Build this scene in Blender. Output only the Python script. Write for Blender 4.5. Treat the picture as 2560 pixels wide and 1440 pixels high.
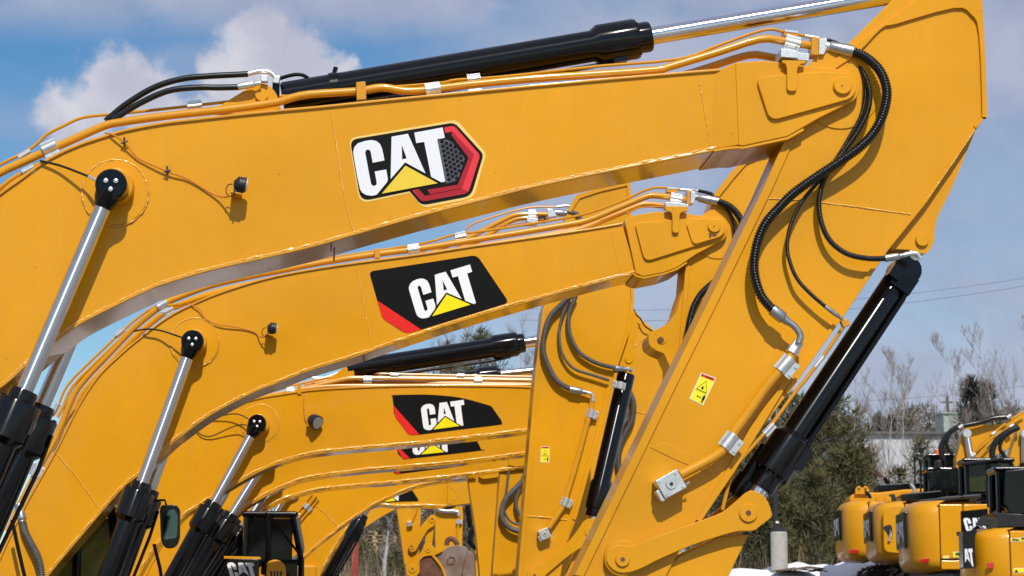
import bpy, bmesh, math, random
from mathutils import Vector
from mathutils.geometry import tessellate_polygon
random.seed(7)
R_ = math.radians
for o in list(bpy.data.objects): bpy.data.objects.remove(o)
SC = bpy.context.scene
COL = SC.collection

# ------------------------------------------------------------------ camera
FPX = 5360.0                                   # focal length in photograph pixels (2560 wide)
CAM = Vector((0, 0, 1.6))
TH = math.atan(880 / FPX)                      # looking up
PH = math.atan(480 * math.cos(TH) / FPX)       # and a little to the right of the row
FW = Vector((math.sin(PH) * math.cos(TH), math.cos(PH) * math.cos(TH), math.sin(TH)))
RT = Vector((math.cos(PH), -math.sin(PH), 0))
UP = RT.cross(FW)
cd = bpy.data.cameras.new('camera'); cam = bpy.data.objects.new('camera', cd); COL.objects.link(cam)
from mathutils import Matrix
mw = Matrix((RT, UP, -FW)).transposed().to_4x4(); mw.translation = CAM
cam.matrix_world = mw
cd.sensor_width = 36; cd.lens = 36 * FPX / 2560; cd.clip_start = .1; cd.clip_end = 6000
cd.dof.use_dof = True; cd.dof.focus_distance = 20; cd.dof.aperture_fstop = 5.0
SC.camera = cam
SC.cycles.max_bounces = 6; SC.cycles.diffuse_bounces = 3; SC.cycles.glossy_bounces = 4; SC.cycles.transparent_max_bounces = 4

# ------------------------------------------------------------------ light
SUN = Vector((-0.05, 0.70, -0.72)).normalized()       # direction the sunlight travels
sl = bpy.data.lights.new('sun', 'SUN'); sl.energy = 5.0; sl.angle = R_(.53); sl.color = (1, .955, .88)
so = bpy.data.objects.new('sun', sl); COL.objects.link(so)
so.rotation_euler = SUN.to_track_quat('-Z', 'Y').to_euler(); so.location = (0, -20, 40)
SC.view_settings.view_transform = 'Standard'; SC.view_settings.look = 'None'
SC.view_settings.exposure = -0.28; SC.view_settings.gamma = 1.0
SC.view_settings.use_curve_mapping = False

def ray(px, py):
    return (FW * FPX + RT * (px - 1280) - UP * (py - 720))
def W(px, py, Y):
    d = ray(px, py); return CAM + d * (Y / d.y)
def ms(px, Y): return px * Y * 1.006 / FPX             # pixels to metres on plane Y

# ---- world: clear sky with broken cloud
wd = bpy.data.worlds.new('World'); SC.world = wd; wd.use_nodes = True
NT = wd.node_tree; NT.nodes.clear()
def N(t, **k):
    n = NT.nodes.new(t)
    for a, b in k.items(): setattr(n, a, b)
    return n
def lk(a, b): NT.links.new(a, b)
def mth(op, a, b=None, c=None, clamp=False):
    n = N('ShaderNodeMath', operation=op); n.use_clamp = clamp
    for i, x in enumerate((a, b, c)):
        if x is None: continue
        if isinstance(x, (int, float)): n.inputs[i].default_value = x
        else: lk(x, n.inputs[i])
    return n.outputs[0]
def sstep(x, a, b):
    n = N('ShaderNodeMapRange', interpolation_type='SMOOTHSTEP'); lk(x, n.inputs[0])
    n.inputs[1].default_value = a; n.inputs[2].default_value = b
    return n.outputs[0]
tc = N('ShaderNodeTexCoord'); DIR = tc.outputs['Generated']
sky = N('ShaderNodeTexSky', sky_type='NISHITA'); sky.sun_disc = False
sky.sun_elevation = math.asin(-SUN.z); sky.sun_rotation = math.atan2(-SUN.x, -SUN.y)
sky.air_density = 1.0; sky.dust_density = .15; sky.ozone_density = 1.5
def noise(vec, scale, detail=6, rough=.55, sx=1, sz=1):
    mp = N('ShaderNodeMapping'); lk(vec, mp.inputs[0]); mp.inputs['Scale'].default_value = (sx, sx, sz)
    n = N('ShaderNodeTexNoise'); lk(mp.outputs[0], n.inputs['Vector'])
    n.inputs['Scale'].default_value = scale; n.inputs['Detail'].default_value = detail; n.inputs['Roughness'].default_value = rough
    return n
wob = noise(DIR, 26, 5, .6)
off = N('ShaderNodeVectorMath', operation='SUBTRACT'); lk(wob.outputs['Color'], off.inputs[0]); off.inputs[1].default_value = (.5, .5, .5)
sc_ = N('ShaderNodeVectorMath', operation='SCALE'); lk(off.outputs[0], sc_.inputs[0]); sc_.inputs['Scale'].default_value = .052
dw = N('ShaderNodeVectorMath', operation='ADD'); lk(DIR, dw.inputs[0]); lk(sc_.outputs[0], dw.inputs[1])
CUM = [(180, 290, 95), (260, 225, 105), (350, 215, 90), (380, 300, 90), (560, 190, 90), (660, 140, 105), (750, 160, 100), (820, 200, 75), (600, 270, 110), (730, 260, 110), (480, 300, 60),
       (-350, 260, 130), (-250, 330, 100), (3050, 420, 150), (3200, 380, 120)]
mx = None
for (x, y, r) in CUM:                                   # separate heaps of cumulus, by direction
    d = ray(x, y).normalized(); rr = r / FPX
    n = N('ShaderNodeVectorMath', operation='DISTANCE'); lk(dw.outputs[0], n.inputs[0]); n.inputs[1].default_value = d
    v = mth('SUBTRACT', 1.0, mth('DIVIDE', n.outputs['Value'], rr))
    mx = v if mx is None else mth('MAXIMUM', mx, v)
cum = sstep(mx, -.16, .42)
# veils of thin grey cloud that lie over most of the sky
veil = noise(DIR, 2.6, 5, .56, 1, 2.6)
vm = sstep(veil.outputs['Fac'], .50, .66)
veil2 = noise(DIR, 9.0, 5, .55, 1, 2.2)
v2 = sstep(veil2.outputs['Fac'], .36, .66)
sep = N('ShaderNodeSeparateXYZ'); lk(DIR, sep.inputs[0])
azx = mth('ARCTAN2', sep.outputs[0], sep.outputs[1])
front = mth('MULTIPLY', sstep(azx, -.01, .13), mth('SUBTRACT', 1.0, sstep(azx, .9, 1.5)))      # a sheet that fills the quarter ahead to the right
high = mth('MULTIPLY', sstep(sep.outputs[2], .262, .292), sstep(veil2.outputs['Fac'], .30, .52))
sheet = mth('MULTIPLY', front, mth('ADD', .62, mth('MULTIPLY', v2, .38)))
vtot = mth('MAXIMUM', mth('MULTIPLY', mth('MAXIMUM', mth('MULTIPLY', vm, .55), mth('MULTIPLY', high, .9)), .9), mth('MULTIPLY', sheet, .88), clamp=True)
cshade = noise(DIR, 30, 4, .55)
def mixc(f, a, b):
    n = N('ShaderNodeMix', data_type='RGBA'); 
    if isinstance(f, (int, float)): n.inputs[0].default_value = f
    else: lk(f, n.inputs[0])
    for i, x in ((6, a), (7, b)):
        if isinstance(x, tuple): n.inputs[i].default_value = (*x, 1)
        else: lk(x, n.inputs[i])
    return n.outputs[2]
CL = 14.6
cg = mixc(sstep(cshade.outputs['Fac'], .3, .7), (.40 * CL, .43 * CL, .56 * CL), (.50 * CL, .52 * CL, .64 * CL))
cw = mixc(sstep(cshade.outputs['Fac'], .35, .68), (.53 * CL, .54 * CL, .64 * CL), (.70 * CL, .70 * CL, .76 * CL))
hs = N('ShaderNodeHueSaturation'); hs.inputs['Saturation'].default_value = 1.36; hs.inputs['Value'].default_value = 1.48; lk(sky.outputs[0], hs.inputs['Color'])
c1 = mixc(vtot, hs.outputs[0], cg)
c2 = mixc(mth('MULTIPLY', cum, .93), c1, cw)
bg = N('ShaderNodeBackground'); lk(c2, bg.inputs[0]); bg.inputs[1].default_value = .082
wo = N('ShaderNodeOutputWorld'); lk(bg.outputs[0], wo.inputs[0])

# ------------------------------------------------------------------ materials
MATS = {}
def mat(name, col, rough=.5, metal=0.0, var=0.0, vscale=3.0, bump=0.0, bscale=60.0, coat=0.0, spec=.5, col2=None, trans=0.0, emit=None, lo=.35, hi=.65):
    m = bpy.data.materials.new(name); m.use_nodes = True; MATS[name] = m
    nt = m.node_tree; p = nt.nodes['Principled BSDF']
    p.inputs['Base Color'].default_value = (*col, 1); p.inputs['Roughness'].default_value = rough
    p.inputs['Metallic'].default_value = metal; p.inputs['Coat Weight'].default_value = coat; p.inputs['Coat Roughness'].default_value = .06
    p.inputs['Specular IOR Level'].default_value = spec; p.inputs['Transmission Weight'].default_value = trans
    if var or col2 or bump:
        t = nt.nodes.new('ShaderNodeTexCoord')
    if var or col2:
        n = nt.nodes.new('ShaderNodeTexNoise'); n.inputs['Scale'].default_value = vscale; n.inputs['Detail'].default_value = 8; n.inputs['Roughness'].default_value = .6
        nt.links.new(t.outputs['Object'], n.inputs['Vector'])
        r = nt.nodes.new('ShaderNodeMapRange'); r.inputs[1].default_value = lo; r.inputs[2].default_value = hi
        nt.links.new(n.outputs['Fac'], r.inputs[0])
        x = nt.nodes.new('ShaderNodeMix'); x.data_type = 'RGBA'
        a = col if col2 else tuple(c * (1 - var) for c in col); b = col2 if col2 else tuple(min(1, c * (1 + var)) for c in col)
        x.inputs[6].default_value = (*a, 1); x.inputs[7].default_value = (*b, 1)
        nt.links.new(r.outputs[0], x.inputs[0]); nt.links.new(x.outputs[2], p.inputs['Base Color'])
    if bump:
        n2 = nt.nodes.new('ShaderNodeTexNoise'); n2.inputs['Scale'].default_value = bscale; n2.inputs['Detail'].default_value = 5
        nt.links.new(t.outputs['Object'], n2.inputs['Vector'])
        b = nt.nodes.new('ShaderNodeBump'); b.inputs['Strength'].default_value = bump; b.inputs['Distance'].default_value = .02
        nt.links.new(n2.outputs['Fac'], b.inputs['Height']); nt.links.new(b.outputs[0], p.inputs['Normal'])
    return m
def paint(name, col, coat=.22):
    """machine enamel: faint waviness, tone drift and scattered specks of dirt"""
    m = mat(name, col, .34, 0, .14, .42, .16, 3.0, coat, spec=.20, lo=.30, hi=.70)
    nt = m.node_tree; p = nt.nodes['Principled BSDF']; t = nt.nodes['Texture Coordinate']
    v = nt.nodes.new('ShaderNodeTexVoronoi'); v.inputs['Scale'].default_value = 4.5
    nt.links.new(t.outputs['Object'], v.inputs['Vector'])
    n = nt.nodes.new('ShaderNodeTexNoise'); n.inputs['Scale'].default_value = 90; nt.links.new(t.outputs['Object'], n.inputs['Vector'])
    a = nt.nodes.new('ShaderNodeMath'); a.operation = 'MULTIPLY_ADD'; nt.links.new(n.outputs['Fac'], a.inputs[0]); a.inputs[1].default_value = .03; nt.links.new(v.outputs['Distance'], a.inputs[2])
    r = nt.nodes.new('ShaderNodeMapRange'); r.inputs[1].default_value = .038; r.inputs[2].default_value = .046; r.inputs[3].default_value = .75; r.inputs[4].default_value = 0
    nt.links.new(a.outputs[0], r.inputs[0])
    old = p.inputs['Base Color'].links[0].from_socket
    x = nt.nodes.new('ShaderNodeMix'); x.data_type = 'RGBA'; nt.links.new(r.outputs[0], x.inputs[0]); nt.links.new(old, x.inputs[6])
    x.inputs[7].default_value = (.10, .05, .012, 1); nt.links.new(x.outputs[2], p.inputs['Base Color'])
    # thin run-off streaks and dust, stretched downwards
    mp = nt.nodes.new('ShaderNodeMapping'); mp.inputs['Scale'].default_value = (9, 9, .55); nt.links.new(t.outputs['Object'], mp.inputs[0])
    n4 = nt.nodes.new('ShaderNodeTexNoise'); n4.inputs['Scale'].default_value = 1.0; n4.inputs['Detail'].default_value = 5; nt.links.new(mp.outputs[0], n4.inputs['Vector'])
    r4_ = nt.nodes.new('ShaderNodeMapRange'); r4_.inputs[1].default_value = .52; r4_.inputs[2].default_value = .78; r4_.inputs[4].default_value = .30; nt.links.new(n4.outputs['Fac'], r4_.inputs[0])
    x4 = nt.nodes.new('ShaderNodeMix'); x4.data_type = 'RGBA'; nt.links.new(r4_.outputs[0], x4.inputs[0]); nt.links.new(x.outputs[2], x4.inputs[6]); x4.inputs[7].default_value = (.54, .27, .035, 1); nt.links.new(x4.outputs[2], p.inputs['Base Color'])
    n3 = nt.nodes.new('ShaderNodeTexNoise'); n3.inputs['Scale'].default_value = 2.2; n3.inputs['Detail'].default_value = 6; nt.links.new(t.outputs['Object'], n3.inputs['Vector'])
    rr = nt.nodes.new('ShaderNodeMapRange'); rr.inputs[1].default_value = .3; rr.inputs[2].default_value = .7; rr.inputs[3].default_value = .30; rr.inputs[4].default_value = .48
    nt.links.new(n3.outputs['Fac'], rr.inputs[0]); nt.links.new(rr.outputs[0], p.inputs['Roughness'])
    return m
paint('yellow', (.640, .282, .003))
mat('pipe_yellow', (.61, .265, .004), .26, 0, .06, 4, coat=.5, spec=.35)
mat('weld_yellow', (.74, .35, .02), .14, 0, .05, 6, .6, 60, coat=1.0, spec=.8)
mat('flange_yellow', (.655, .288, .004), .20, 0, .05, 2, .035, 5, coat=.6, spec=.5)
mat('black', (.002, .002, .0024), .18, 0, .3, 4, .015, 8, coat=.10, spec=.30)
mat('black_matte', (.004, .004, .005), .45, 0, .3, 6)
mat('dark_plastic', (.010, .010, .011), .5, 0, .2, 8)
mat('rubber', (.005, .005, .005), .24, 0, .2, 10, spec=.5)
mat('grey_hose', (.085, .082, .075), .42, 0, .2, 12, .15, 220)
mat('chrome', (.78, .78, .80), .07, 1.0)
mat('rod_chrome', (.66, .66, .68), .27, 1.0, .05, 3)
def brushed(name, col, rough, metal, aniso, spec=.5, bump=0):
    # drawn or polished round stock: the highlight is stretched along the rod, whose direction is a property of the object
    m = mat(name, col, rough, metal, .06, 3, bump, 30, spec=spec); nt = m.node_tree; p = nt.nodes['Principled BSDF']
    a = nt.nodes.new('ShaderNodeAttribute'); a.attribute_type = 'OBJECT'; a.attribute_name = 'axis'
    nt.links.new(a.outputs['Vector'], p.inputs['Tangent']); p.inputs['Anisotropic'].default_value = aniso
    return m
brushed('rod_steel', (.70, .70, .72), .30, 1.0, .92)
brushed('rod_mirror', (.80, .80, .82), .13, 1.0, .8)
brushed('barrel_black', (.0016, .0016, .002), .20, 0, .9, .5)
mat('zinc', (.72, .72, .70), .34, .85, .10, 14, .06, 60)
mat('steel_hose', (.40, .41, .41), .36, .9, .12, 20)
mat('black_print', (.005, .005, .005), .42, spec=.12)
mat('white_print', (.80, .80, .80), .42, spec=.22)
mat('silver_print', (.72, .73, .76), .42, spec=.22)
mat('red_print', (.72, .018, .012), .42, spec=.22)
mat('dark_red_print', (.36, .012, .022), .42, spec=.22)
mat('logo_red', (.70, .035, .045), .42, spec=.22)
mat('yellow_print', (.86, .70, .004), .42, spec=.22)
mat('gold_print', (.74, .52, .045), .42, spec=.22)
mat('halo_print', (.80, .55, .16), .42, spec=.22)
mat('mesh_print', (.075, .080, .100), .42, spec=.22)
mat('label_yellow', (.86, .74, .01), .4)
mat('label_white', (.75, .75, .70), .4)
mat('label_red', (.70, .10, .03), .4)
mat('reflector', (.50, .012, .015), .18, 0, .1, 30, coat=.5)
mat('amber', (.80, .12, .01), .2, coat=.5)
mat('glass_green', (.15, .155, .022), .10, 0, .4, 3, spec=.3)
mat('glass_dark', (.003, .004, .004), .05, spec=.18)
mat('glass_olive', (.022, .024, .005), .1, 0, .4, 3, spec=.3)
mat('mirror', (.07, .10, .105), .03, 1.0)
mat('lens', (.42, .42, .43), .12, .3)
mat('wire_orange', (.55, .19, .02), .6)
mat('snow', (.80, .81, .84), .75, 0, .05, 2, .4, 6)
mat('gravel', (.085, .080, .072), .9, 0, 0, .30, .6, 18, col2=(.62, .63, .66), lo=.53, hi=.57)
mat('concrete', (.44, .43, .39), .85, 0, .12, 5, .35, 60)
mat('pole_metal', (.018, .018, .020), .5)
mat('bark', (.10, .075, .055), .9, 0, .3, 8)
mat('birch', (.40, .37, .34), .8, 0, .25, 6)
mat('twig', (.27, .225, .20), .9)
mat('pine', (.040, .043, .013), .75, 0, 0, .9, col2=(.105, .088, .024), lo=.38, hi=.62)
mat('pine_brown', (.10, .055, .025), .8, 0, 0, 1.2, col2=(.20, .10, .05))
mat('spruce', (.030, .036, .026), .8, 0, .35, 1.2)
mat('far_wood', (.060, .062, .030), .85, 0, 0, .25, col2=(.13, .095, .060))
mat('dry_grass', (.30, .235, .13), .9, 0, .3, 3)
mat('brush', (.105, .075, .055), .9, 0, .4, 2)
mat('wall_metal', (.50, .52, .55), .6, 0, .04, .4)
mat('wall_trim', (.10, .10, .10), .6)
mat('wall_green', (.30, .36, .32), .6, 0, .05, .5)
mat('rust', (.15, .085, .055), .6, 0, 0, 2.2, .3, 30, col2=(.235, .18, .145), lo=.36, hi=.60)
mat('rust_and_shade', (.13, .05, .025), .8, 0, .4, 6)  # dark rust, also the painted shade inside the bucket
mat('wood', (.46, .33, .20), .85, 0, .2, 6)
mat('red_paint', (.30, .035, .02), .6, 0, .2, 5)
mat('tarp', (.46, .45, .45), .8, 0, .15, 1.5)

# ------------------------------------------------------------------ mesh tools
BASE = {}
def v3(p): return p if isinstance(p, Vector) else Vector(p)
def sm(pts, n=5, closed=False):
    """Catmull-Rom through the points"""
    P = [Vector(p) for p in pts]; out = []
    L = len(P)
    for i in range(L if closed else L - 1):
        if closed: a, b, c, d = P[i - 1], P[i], P[(i + 1) % L], P[(i + 2) % L]
        else: a, b, c, d = P[max(i - 1, 0)], P[i], P[i + 1], P[min(i + 2, L - 1)]
        for k in range(n):
            t = k / n
            out.append(.5 * ((2 * b) + (c - a) * t + (2 * a - 5 * b + 4 * c - d) * t * t + (3 * b - a - 3 * c + d) * t ** 3))
    if not closed: out.append(P[-1])
    return out
def rnd(poly, r, n=5):
    out = []; L = len(poly)
    for i in range(L):
        a, b, c = Vector(poly[i - 1][:2]), Vector(poly[i][:2]), Vector(poly[(i + 1) % L][:2])
        rr = poly[i][2] if len(poly[i]) > 2 else r
        rr = min(rr, (a - b).length * .48, (c - b).length * .48)
        if rr < .5: out.append(b); continue
        p, q = b + (a - b).normalized() * rr, b + (c - b).normalized() * rr
        for k in range(n + 1):
            t = k / n; out.append(p * (1 - t) ** 2 + b * 2 * t * (1 - t) + q * t * t)
    return out
def circ(cx, cy, r, n=28): return [Vector((cx + r * math.cos(2 * math.pi * k / n), cy + r * math.sin(2 * math.pi * k / n))) for k in range(n)]
def off2(pts, d):
    """offset an open polyline sideways in the picture plane (positive = up/left of travel)"""
    P = [Vector(p[:2]) for p in pts]; out = []
    for i, p in enumerate(P):
        t = (P[min(i + 1, len(P) - 1)] - P[max(i - 1, 0)]).normalized()
        out.append(p + Vector((t.y, -t.x)) * d)
    return out
class MB:
    def __init__(s): s.v = []; s.f = []; s.m = []
    def add(s, vs, fs, mi=0):
        b = len(s.v); s.v += [tuple(x) for x in vs]; s.f += [tuple(b + i for i in f) for f in fs]; s.m += [mi] * len(fs); return s
    def prism(s, poly, Y0, Y1, mi=0, Yt=None):
        """outline traced on plane Yt (default Y0), extruded straight back from Y0 to Y1"""
        Yt = Y0 if Yt is None else Yt
        q = [W(p[0], p[1], Yt) for p in poly]; n = len(q)
        vs = [(p.x, Y0, p.z) for p in q] + [(p.x, Y1, p.z) for p in q]
        fs = [tuple(range(n)), tuple(range(2 * n - 1, n - 1, -1))] + [(i, (i + 1) % n, n + (i + 1) % n, n + i) for i in range(n)]
        return s.add(vs, fs, mi)
    def ribbon(s, a, b, Y0, Y1, mi=0, Yt=None):
        """solid strip between two matching outlines (quads all along)"""
        Yt = Y0 if Yt is None else Yt
        A = [W(p[0], p[1], Yt) for p in a]; B = [W(p[0], p[1], Yt) for p in b]; n = len(A)
        vs = []
        for p, q in zip(A, B): vs += [(p.x, Y0, p.z), (q.x, Y0, q.z), (q.x, Y1, q.z), (p.x, Y1, p.z)]
        fs = [(0, 1, 2, 3), (4 * n - 1, 4 * n - 2, 4 * n - 3, 4 * n - 4)]
        for i in range(n - 1):
            for k in range(4): fs.append((4 * i + k, 4 * i + 4 + k, 4 * i + 4 + (k + 1) % 4, 4 * i + (k + 1) % 4))
        return s.add(vs, fs, mi)
    def flat(s, loops, Y, mi=0):
        if not isinstance(loops[0][0], (list, tuple, Vector)): loops = [loops]
        pts = [[Vector((p[0], p[1], 0)) for p in l] for l in loops]
        tri = tessellate_polygon(pts); allp = [p for l in pts for p in l]
        return s.add([W(p.x, p.y, Y) for p in allp], tri, mi)
    def tube(s, path, r, seg=10, mi=0, cap=True):
        P = [v3(p) for p in path]; n = len(P)
        R = r if isinstance(r, (list, tuple)) else [r] * n
        t = (P[1] - P[0]).normalized(); u = t.orthogonal().normalized(); vs = []; fs = []
        for i in range(n):
            tt = (P[min(i + 1, n - 1)] - P[max(i - 1, 0)]).normalized()
            u = (u - tt * u.dot(tt)).normalized(); w = tt.cross(u)
            for k in range(seg):
                a = 2 * math.pi * k / seg; vs.append(P[i] + (u * math.cos(a) + w * math.sin(a)) * R[i])
        for i in range(n - 1):
            for k in range(seg):
                k2 = (k + 1) % seg; fs.append((i * seg + k, i * seg + k2, (i + 1) * seg + k2, (i + 1) * seg + k))
        if cap: fs += [tuple(range(seg - 1, -1, -1)), tuple(range((n - 1) * seg, n * seg))]
        return s.add(vs, fs, mi)
    def lathe(s, p0, p1, prof, seg=28, mi=0):
        """profile of (metres along, radius) from p0 towards p1; repeated stations make sharp steps"""
        p0, p1 = v3(p0), v3(p1); d = (p1 - p0).normalized(); u = d.orthogonal().normalized(); w = d.cross(u); vs = []; fs = []
        for (t, r) in prof:
            for k in range(seg):
                a = 2 * math.pi * k / seg; vs.append(p0 + d * t + (u * math.cos(a) + w * math.sin(a)) * max(r, .0005))
        n = len(prof)
        for i in range(n - 1):
            for k in range(seg):
                k2 = (k + 1) % seg; fs.append((i * seg + k, i * seg + k2, (i + 1) * seg + k2, (i + 1) * seg + k))
        fs += [tuple(range(seg - 1, -1, -1)), tuple(range((n - 1) * seg, n * seg))]
        return s.add(vs, fs, mi)
    def box(s, c, ax, ay, az, mi=0):
        c = v3(c); ax, ay, az = v3(ax), v3(ay), v3(az)
        vs = [c + ax * i + ay * j + az * k for i in (-1, 1) for j in (-1, 1) for k in (-1, 1)]
        return s.add(vs, [(0, 1, 3, 2), (4, 6, 7, 5), (0, 4, 5, 1), (2, 3, 7, 6), (0, 2, 6, 4), (1, 5, 7, 3)], mi)
    def abox(s, x0, x1, y0, y1, z0, z1, mi=0):
        return s.box(((x0 + x1) / 2, (y0 + y1) / 2, (z0 + z1) / 2), ((x1 - x0) / 2, 0, 0), (0, (y1 - y0) / 2, 0), (0, 0, (z1 - z0) / 2), mi)
def link(name, me, parent):
    o = bpy.data.objects.new(name, me); COL.objects.link(o)
    if parent is not None: o.parent = parent; BASE[o.name] = BASE[parent.name]
    else: BASE[o.name] = Vector((0, 0, 0))
    return o
def build(name, mb, mats, parent=None, bevel=0.0, angle=38, recalc=True, smooth=True):
    mats = [mats] if isinstance(mats, str) else mats
    L = BASE[parent.name] if parent is not None else Vector((0, 0, 0))
    me = bpy.data.meshes.new(name)
    me.from_pydata([(x - L.x, y - L.y, z - L.z) for x, y, z in mb.v], [], mb.f)
    for m in mats: me.materials.append(MATS[m])
    me.polygons.foreach_set('material_index', mb.m)
    if recalc:
        bm = bmesh.new(); bm.from_mesh(me); bmesh.ops.recalc_face_normals(bm, faces=bm.faces); bm.to_mesh(me); bm.free()
    if smooth:
        me.shade_smooth(); me.set_sharp_from_angle(angle=R_(angle))
    o = link(name, me, parent)
    if bevel:
        b = o.modifiers.new('bevel', 'BEVEL'); b.width = bevel; b.segments = 2; b.limit_method = 'ANGLE'; b.angle_limit = R_(50); b.harden_normals = True
    return o
def empty(name, loc, label, cat, group=None):
    o = bpy.data.objects.new(name, None); COL.objects.link(o); o.location = loc; o.empty_display_size = .3
    BASE[o.name] = Vector(loc); tag(o, label, cat, group); return o
def tag(o, label=None, cat=None, group=None, kind=None):
    if label: o['label'] = label
    if cat: o['category'] = cat
    if group: o['group'] = group
    if kind: o['kind'] = kind
    return o
def P3(pts, Y): return [W(p[0], p[1], Y if len(p) < 3 else p[2]) for p in pts]

# ------------------------------------------------------------------ terrain
def zg(Y):
    T = [(-400, 0), (26, 0), (34, .45), (42, 1.45), (48, 2.0), (57, 2.6), (66, 3.5), (90, 4.2), (200, 4.6), (5000, 5.0)]
    for (a, za), (b, zb) in zip(T, T[1:]):
        if Y <= b: return za + (zb - za) * (Y - a) / (b - a)
    return 5.0
gb = MB()
xs = [-3000, -800, -200, -90] + [-60 + 2.5 * i for i in range(49)] + [90, 200, 800, 3000]
ys = [-400, -60, -15] + [-5 + 2.0 * i for i in range(55)] + [120, 160, 260, 500, 1200, 4000]
vs = [(x, y, zg(y) + (random.uniform(-.05, .05) if abs(x) < 60 and 5 < y < 100 else 0)) for y in ys for x in xs]
nx = len(xs)
gb.add(vs, [(j * nx + i, j * nx + i + 1, (j + 1) * nx + i + 1, (j + 1) * nx + i) for j in range(len(ys) - 1) for i in range(nx - 1)])
tag(build('ground', gb, 'gravel', None, recalc=False), kind='structure')

# ------------------------------------------------------------------ machine parts
def hose(name, path, r, parent, m='rubber', pitch=None, n=6, seg=12):
    """a flexible hose; with a pitch it wears a ribbed spiral guard"""
    P = sm(path, n * 3); 
    if not pitch: return build(name, MB().tube(P, r, seg), m, parent)
    L = [0]
    for a, b in zip(P, P[1:]): L.append(L[-1] + (b - a).length)
    out = []; rad = []; step = pitch / 6; d = 0; i = 0; k = 0
    while d < L[-1]:
        while L[i + 1] < d: i += 1
        t = (d - L[i]) / max(1e-6, L[i + 1] - L[i]); out.append(P[i].lerp(P[i + 1], t)); rad.append(r * (.93 + .115 * math.sin(k * math.pi / 3))); d += step; k += 1
    return build(name, MB().tube(out, rad, seg), m, parent, angle=85)
def clamp(parent, c, d, r, ln, m='zinc', name='pipe_clamp', ear=1, face=(0, -1, 0), bolts=True):
    """saddle over a pipe at c (running along d) with an ear carrying two bolts"""
    c, d, fc = v3(c), v3(d).normalized(), v3(face); sd = d.cross(fc).normalized() * ear
    b = MB(); b.lathe(c - d * ln / 2, c + d * ln / 2, [(0, r * 1.16), (ln, r * 1.16)], 16)
    b.box(c + sd * r * 1.75, d * ln / 2, sd * r * .65, fc * r * .28)
    b.box(c - sd * r * 1.25, d * ln / 2, sd * r * .22, fc * r * .3)
    o = build(name, b, m, parent, bevel=r * .08)
    if bolts and o.parent and o.parent.parent is None:
        for q in (-.28, .28):
            p = c + sd * r * 1.8 + d * ln * q + fc * r * .28
            build('bolt', MB().lathe(p, p + fc, [(0, r * .28), (r * .3, r * .28)], 6), m, o)
    return o
def elbow(name, path, r, parent, m='zinc'): return build(name, MB().tube(sm(path, 8), r, 14), m, parent)
def ferrule(parent, a, b, r, m='steel_hose', name='ferrule'):
    a, b = v3(a), v3(b); L = (b - a).length
    return build(name, MB().lathe(a, b, [(0, r * 1.12), (L * .08, r * 1.22), (L * .62, r * 1.22), (L * .7, r * 1.1), (L * .74, r * .85), (L, r * .8)], 18), m, parent)
def cylinder(parent, name, eye, gland, foot, rr, rb, rh, Yc, rod_m='rod_chrome', headlen=None, eye_r=None, eye_w=.2, seg=28, bolts=3, collar=None, port=True, byfoot=False):
    """hydraulic ram: barrel (the part itself) from foot to gland, rod on to the eye"""
    e, g, f = v3(eye), v3(gland), v3(foot); d = (e - g).normalized(); Lb = (g - f).length
    hl = headlen or rb * 2.2; cl = collar or rb * .55
    if byfoot: d = (g - f).normalized(); e = g + d * (e - g).length
    f = g - d * Lb
    b = MB(); b.lathe(f, g, [(0, rb * .9), (0.02, rb), (Lb - hl - cl - .06, rb), (Lb - hl - cl, rh), (Lb - cl - .012, rh), (Lb - cl, rh * .97), (Lb - cl, rb * .98), (Lb - .02, rb * .98), (Lb, rb * .9)], seg)
    for k in range(12):                                   # head bolts
        a = 2 * math.pi * k / 12; u = d.orthogonal().normalized(); w = d.cross(u); q = g - d * cl + (u * math.cos(a) + w * math.sin(a)) * rh * .86
        b.lathe(q, q + d, [(0, rb * .10), (rb * .14, rb * .10)], 6)
    if port:
        side = Vector((d.z, 0, -d.x)); side = side if side.x > 0 else -side
        q0 = g - d * (cl + hl * .55) + side * (rh * .9) + Vector((0, -rb * .3, 0))
        b.box(q0, d * hl * .18, side * rb * .25, Vector((0, rb * .3, 0)))
        b.tube([q0 + side * rb * .12, q0 - d * .25 + side * rb * .2, f + side * rb * 1.22 + d * .3 + Vector((0, -rb * .3, 0)), f + side * rb * .9 + d * .1], rb * .16, 8)
    o = build(name, b, 'barrel_black', parent); o['axis'] = list(d)
    rd = build('rod', MB().lathe(g - d * .05, e, [(0, rr), ((e - g).length + .02, rr)], seg), {'rod_chrome': 'rod_steel', 'chrome': 'rod_mirror'}[rod_m], o); rd['axis'] = list(d)
    if eye_r:
        y = Vector((0, 1, 0)); q = Vector((e.x, e.y - eye_w / 2, e.z))
        bb = MB().lathe(q, q + y, [(0, eye_r * .88), (.015, eye_r), (eye_w - .015, eye_r), (eye_w, eye_r * .88)], 30)
        bb.lathe(e - d * eye_r * 1.55, e, [(0, rr * 1.02), (eye_r * .6, eye_r * .8), (eye_r * 1.2, eye_r * .9)], 20)
        build('rod_eye', bb, 'black', o)
        for k in range(bolts):
            a = R_(90 + 120 * k + 180); p = q + Vector((math.cos(a) * eye_r * .36, 0, math.sin(a) * eye_r * .36))
            build('bolt', MB().lathe(p, p - y, [(0, eye_r * .155), (.018, eye_r * .155), (.022, eye_r * .1)], 8), 'zinc', o)
    return o
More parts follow.
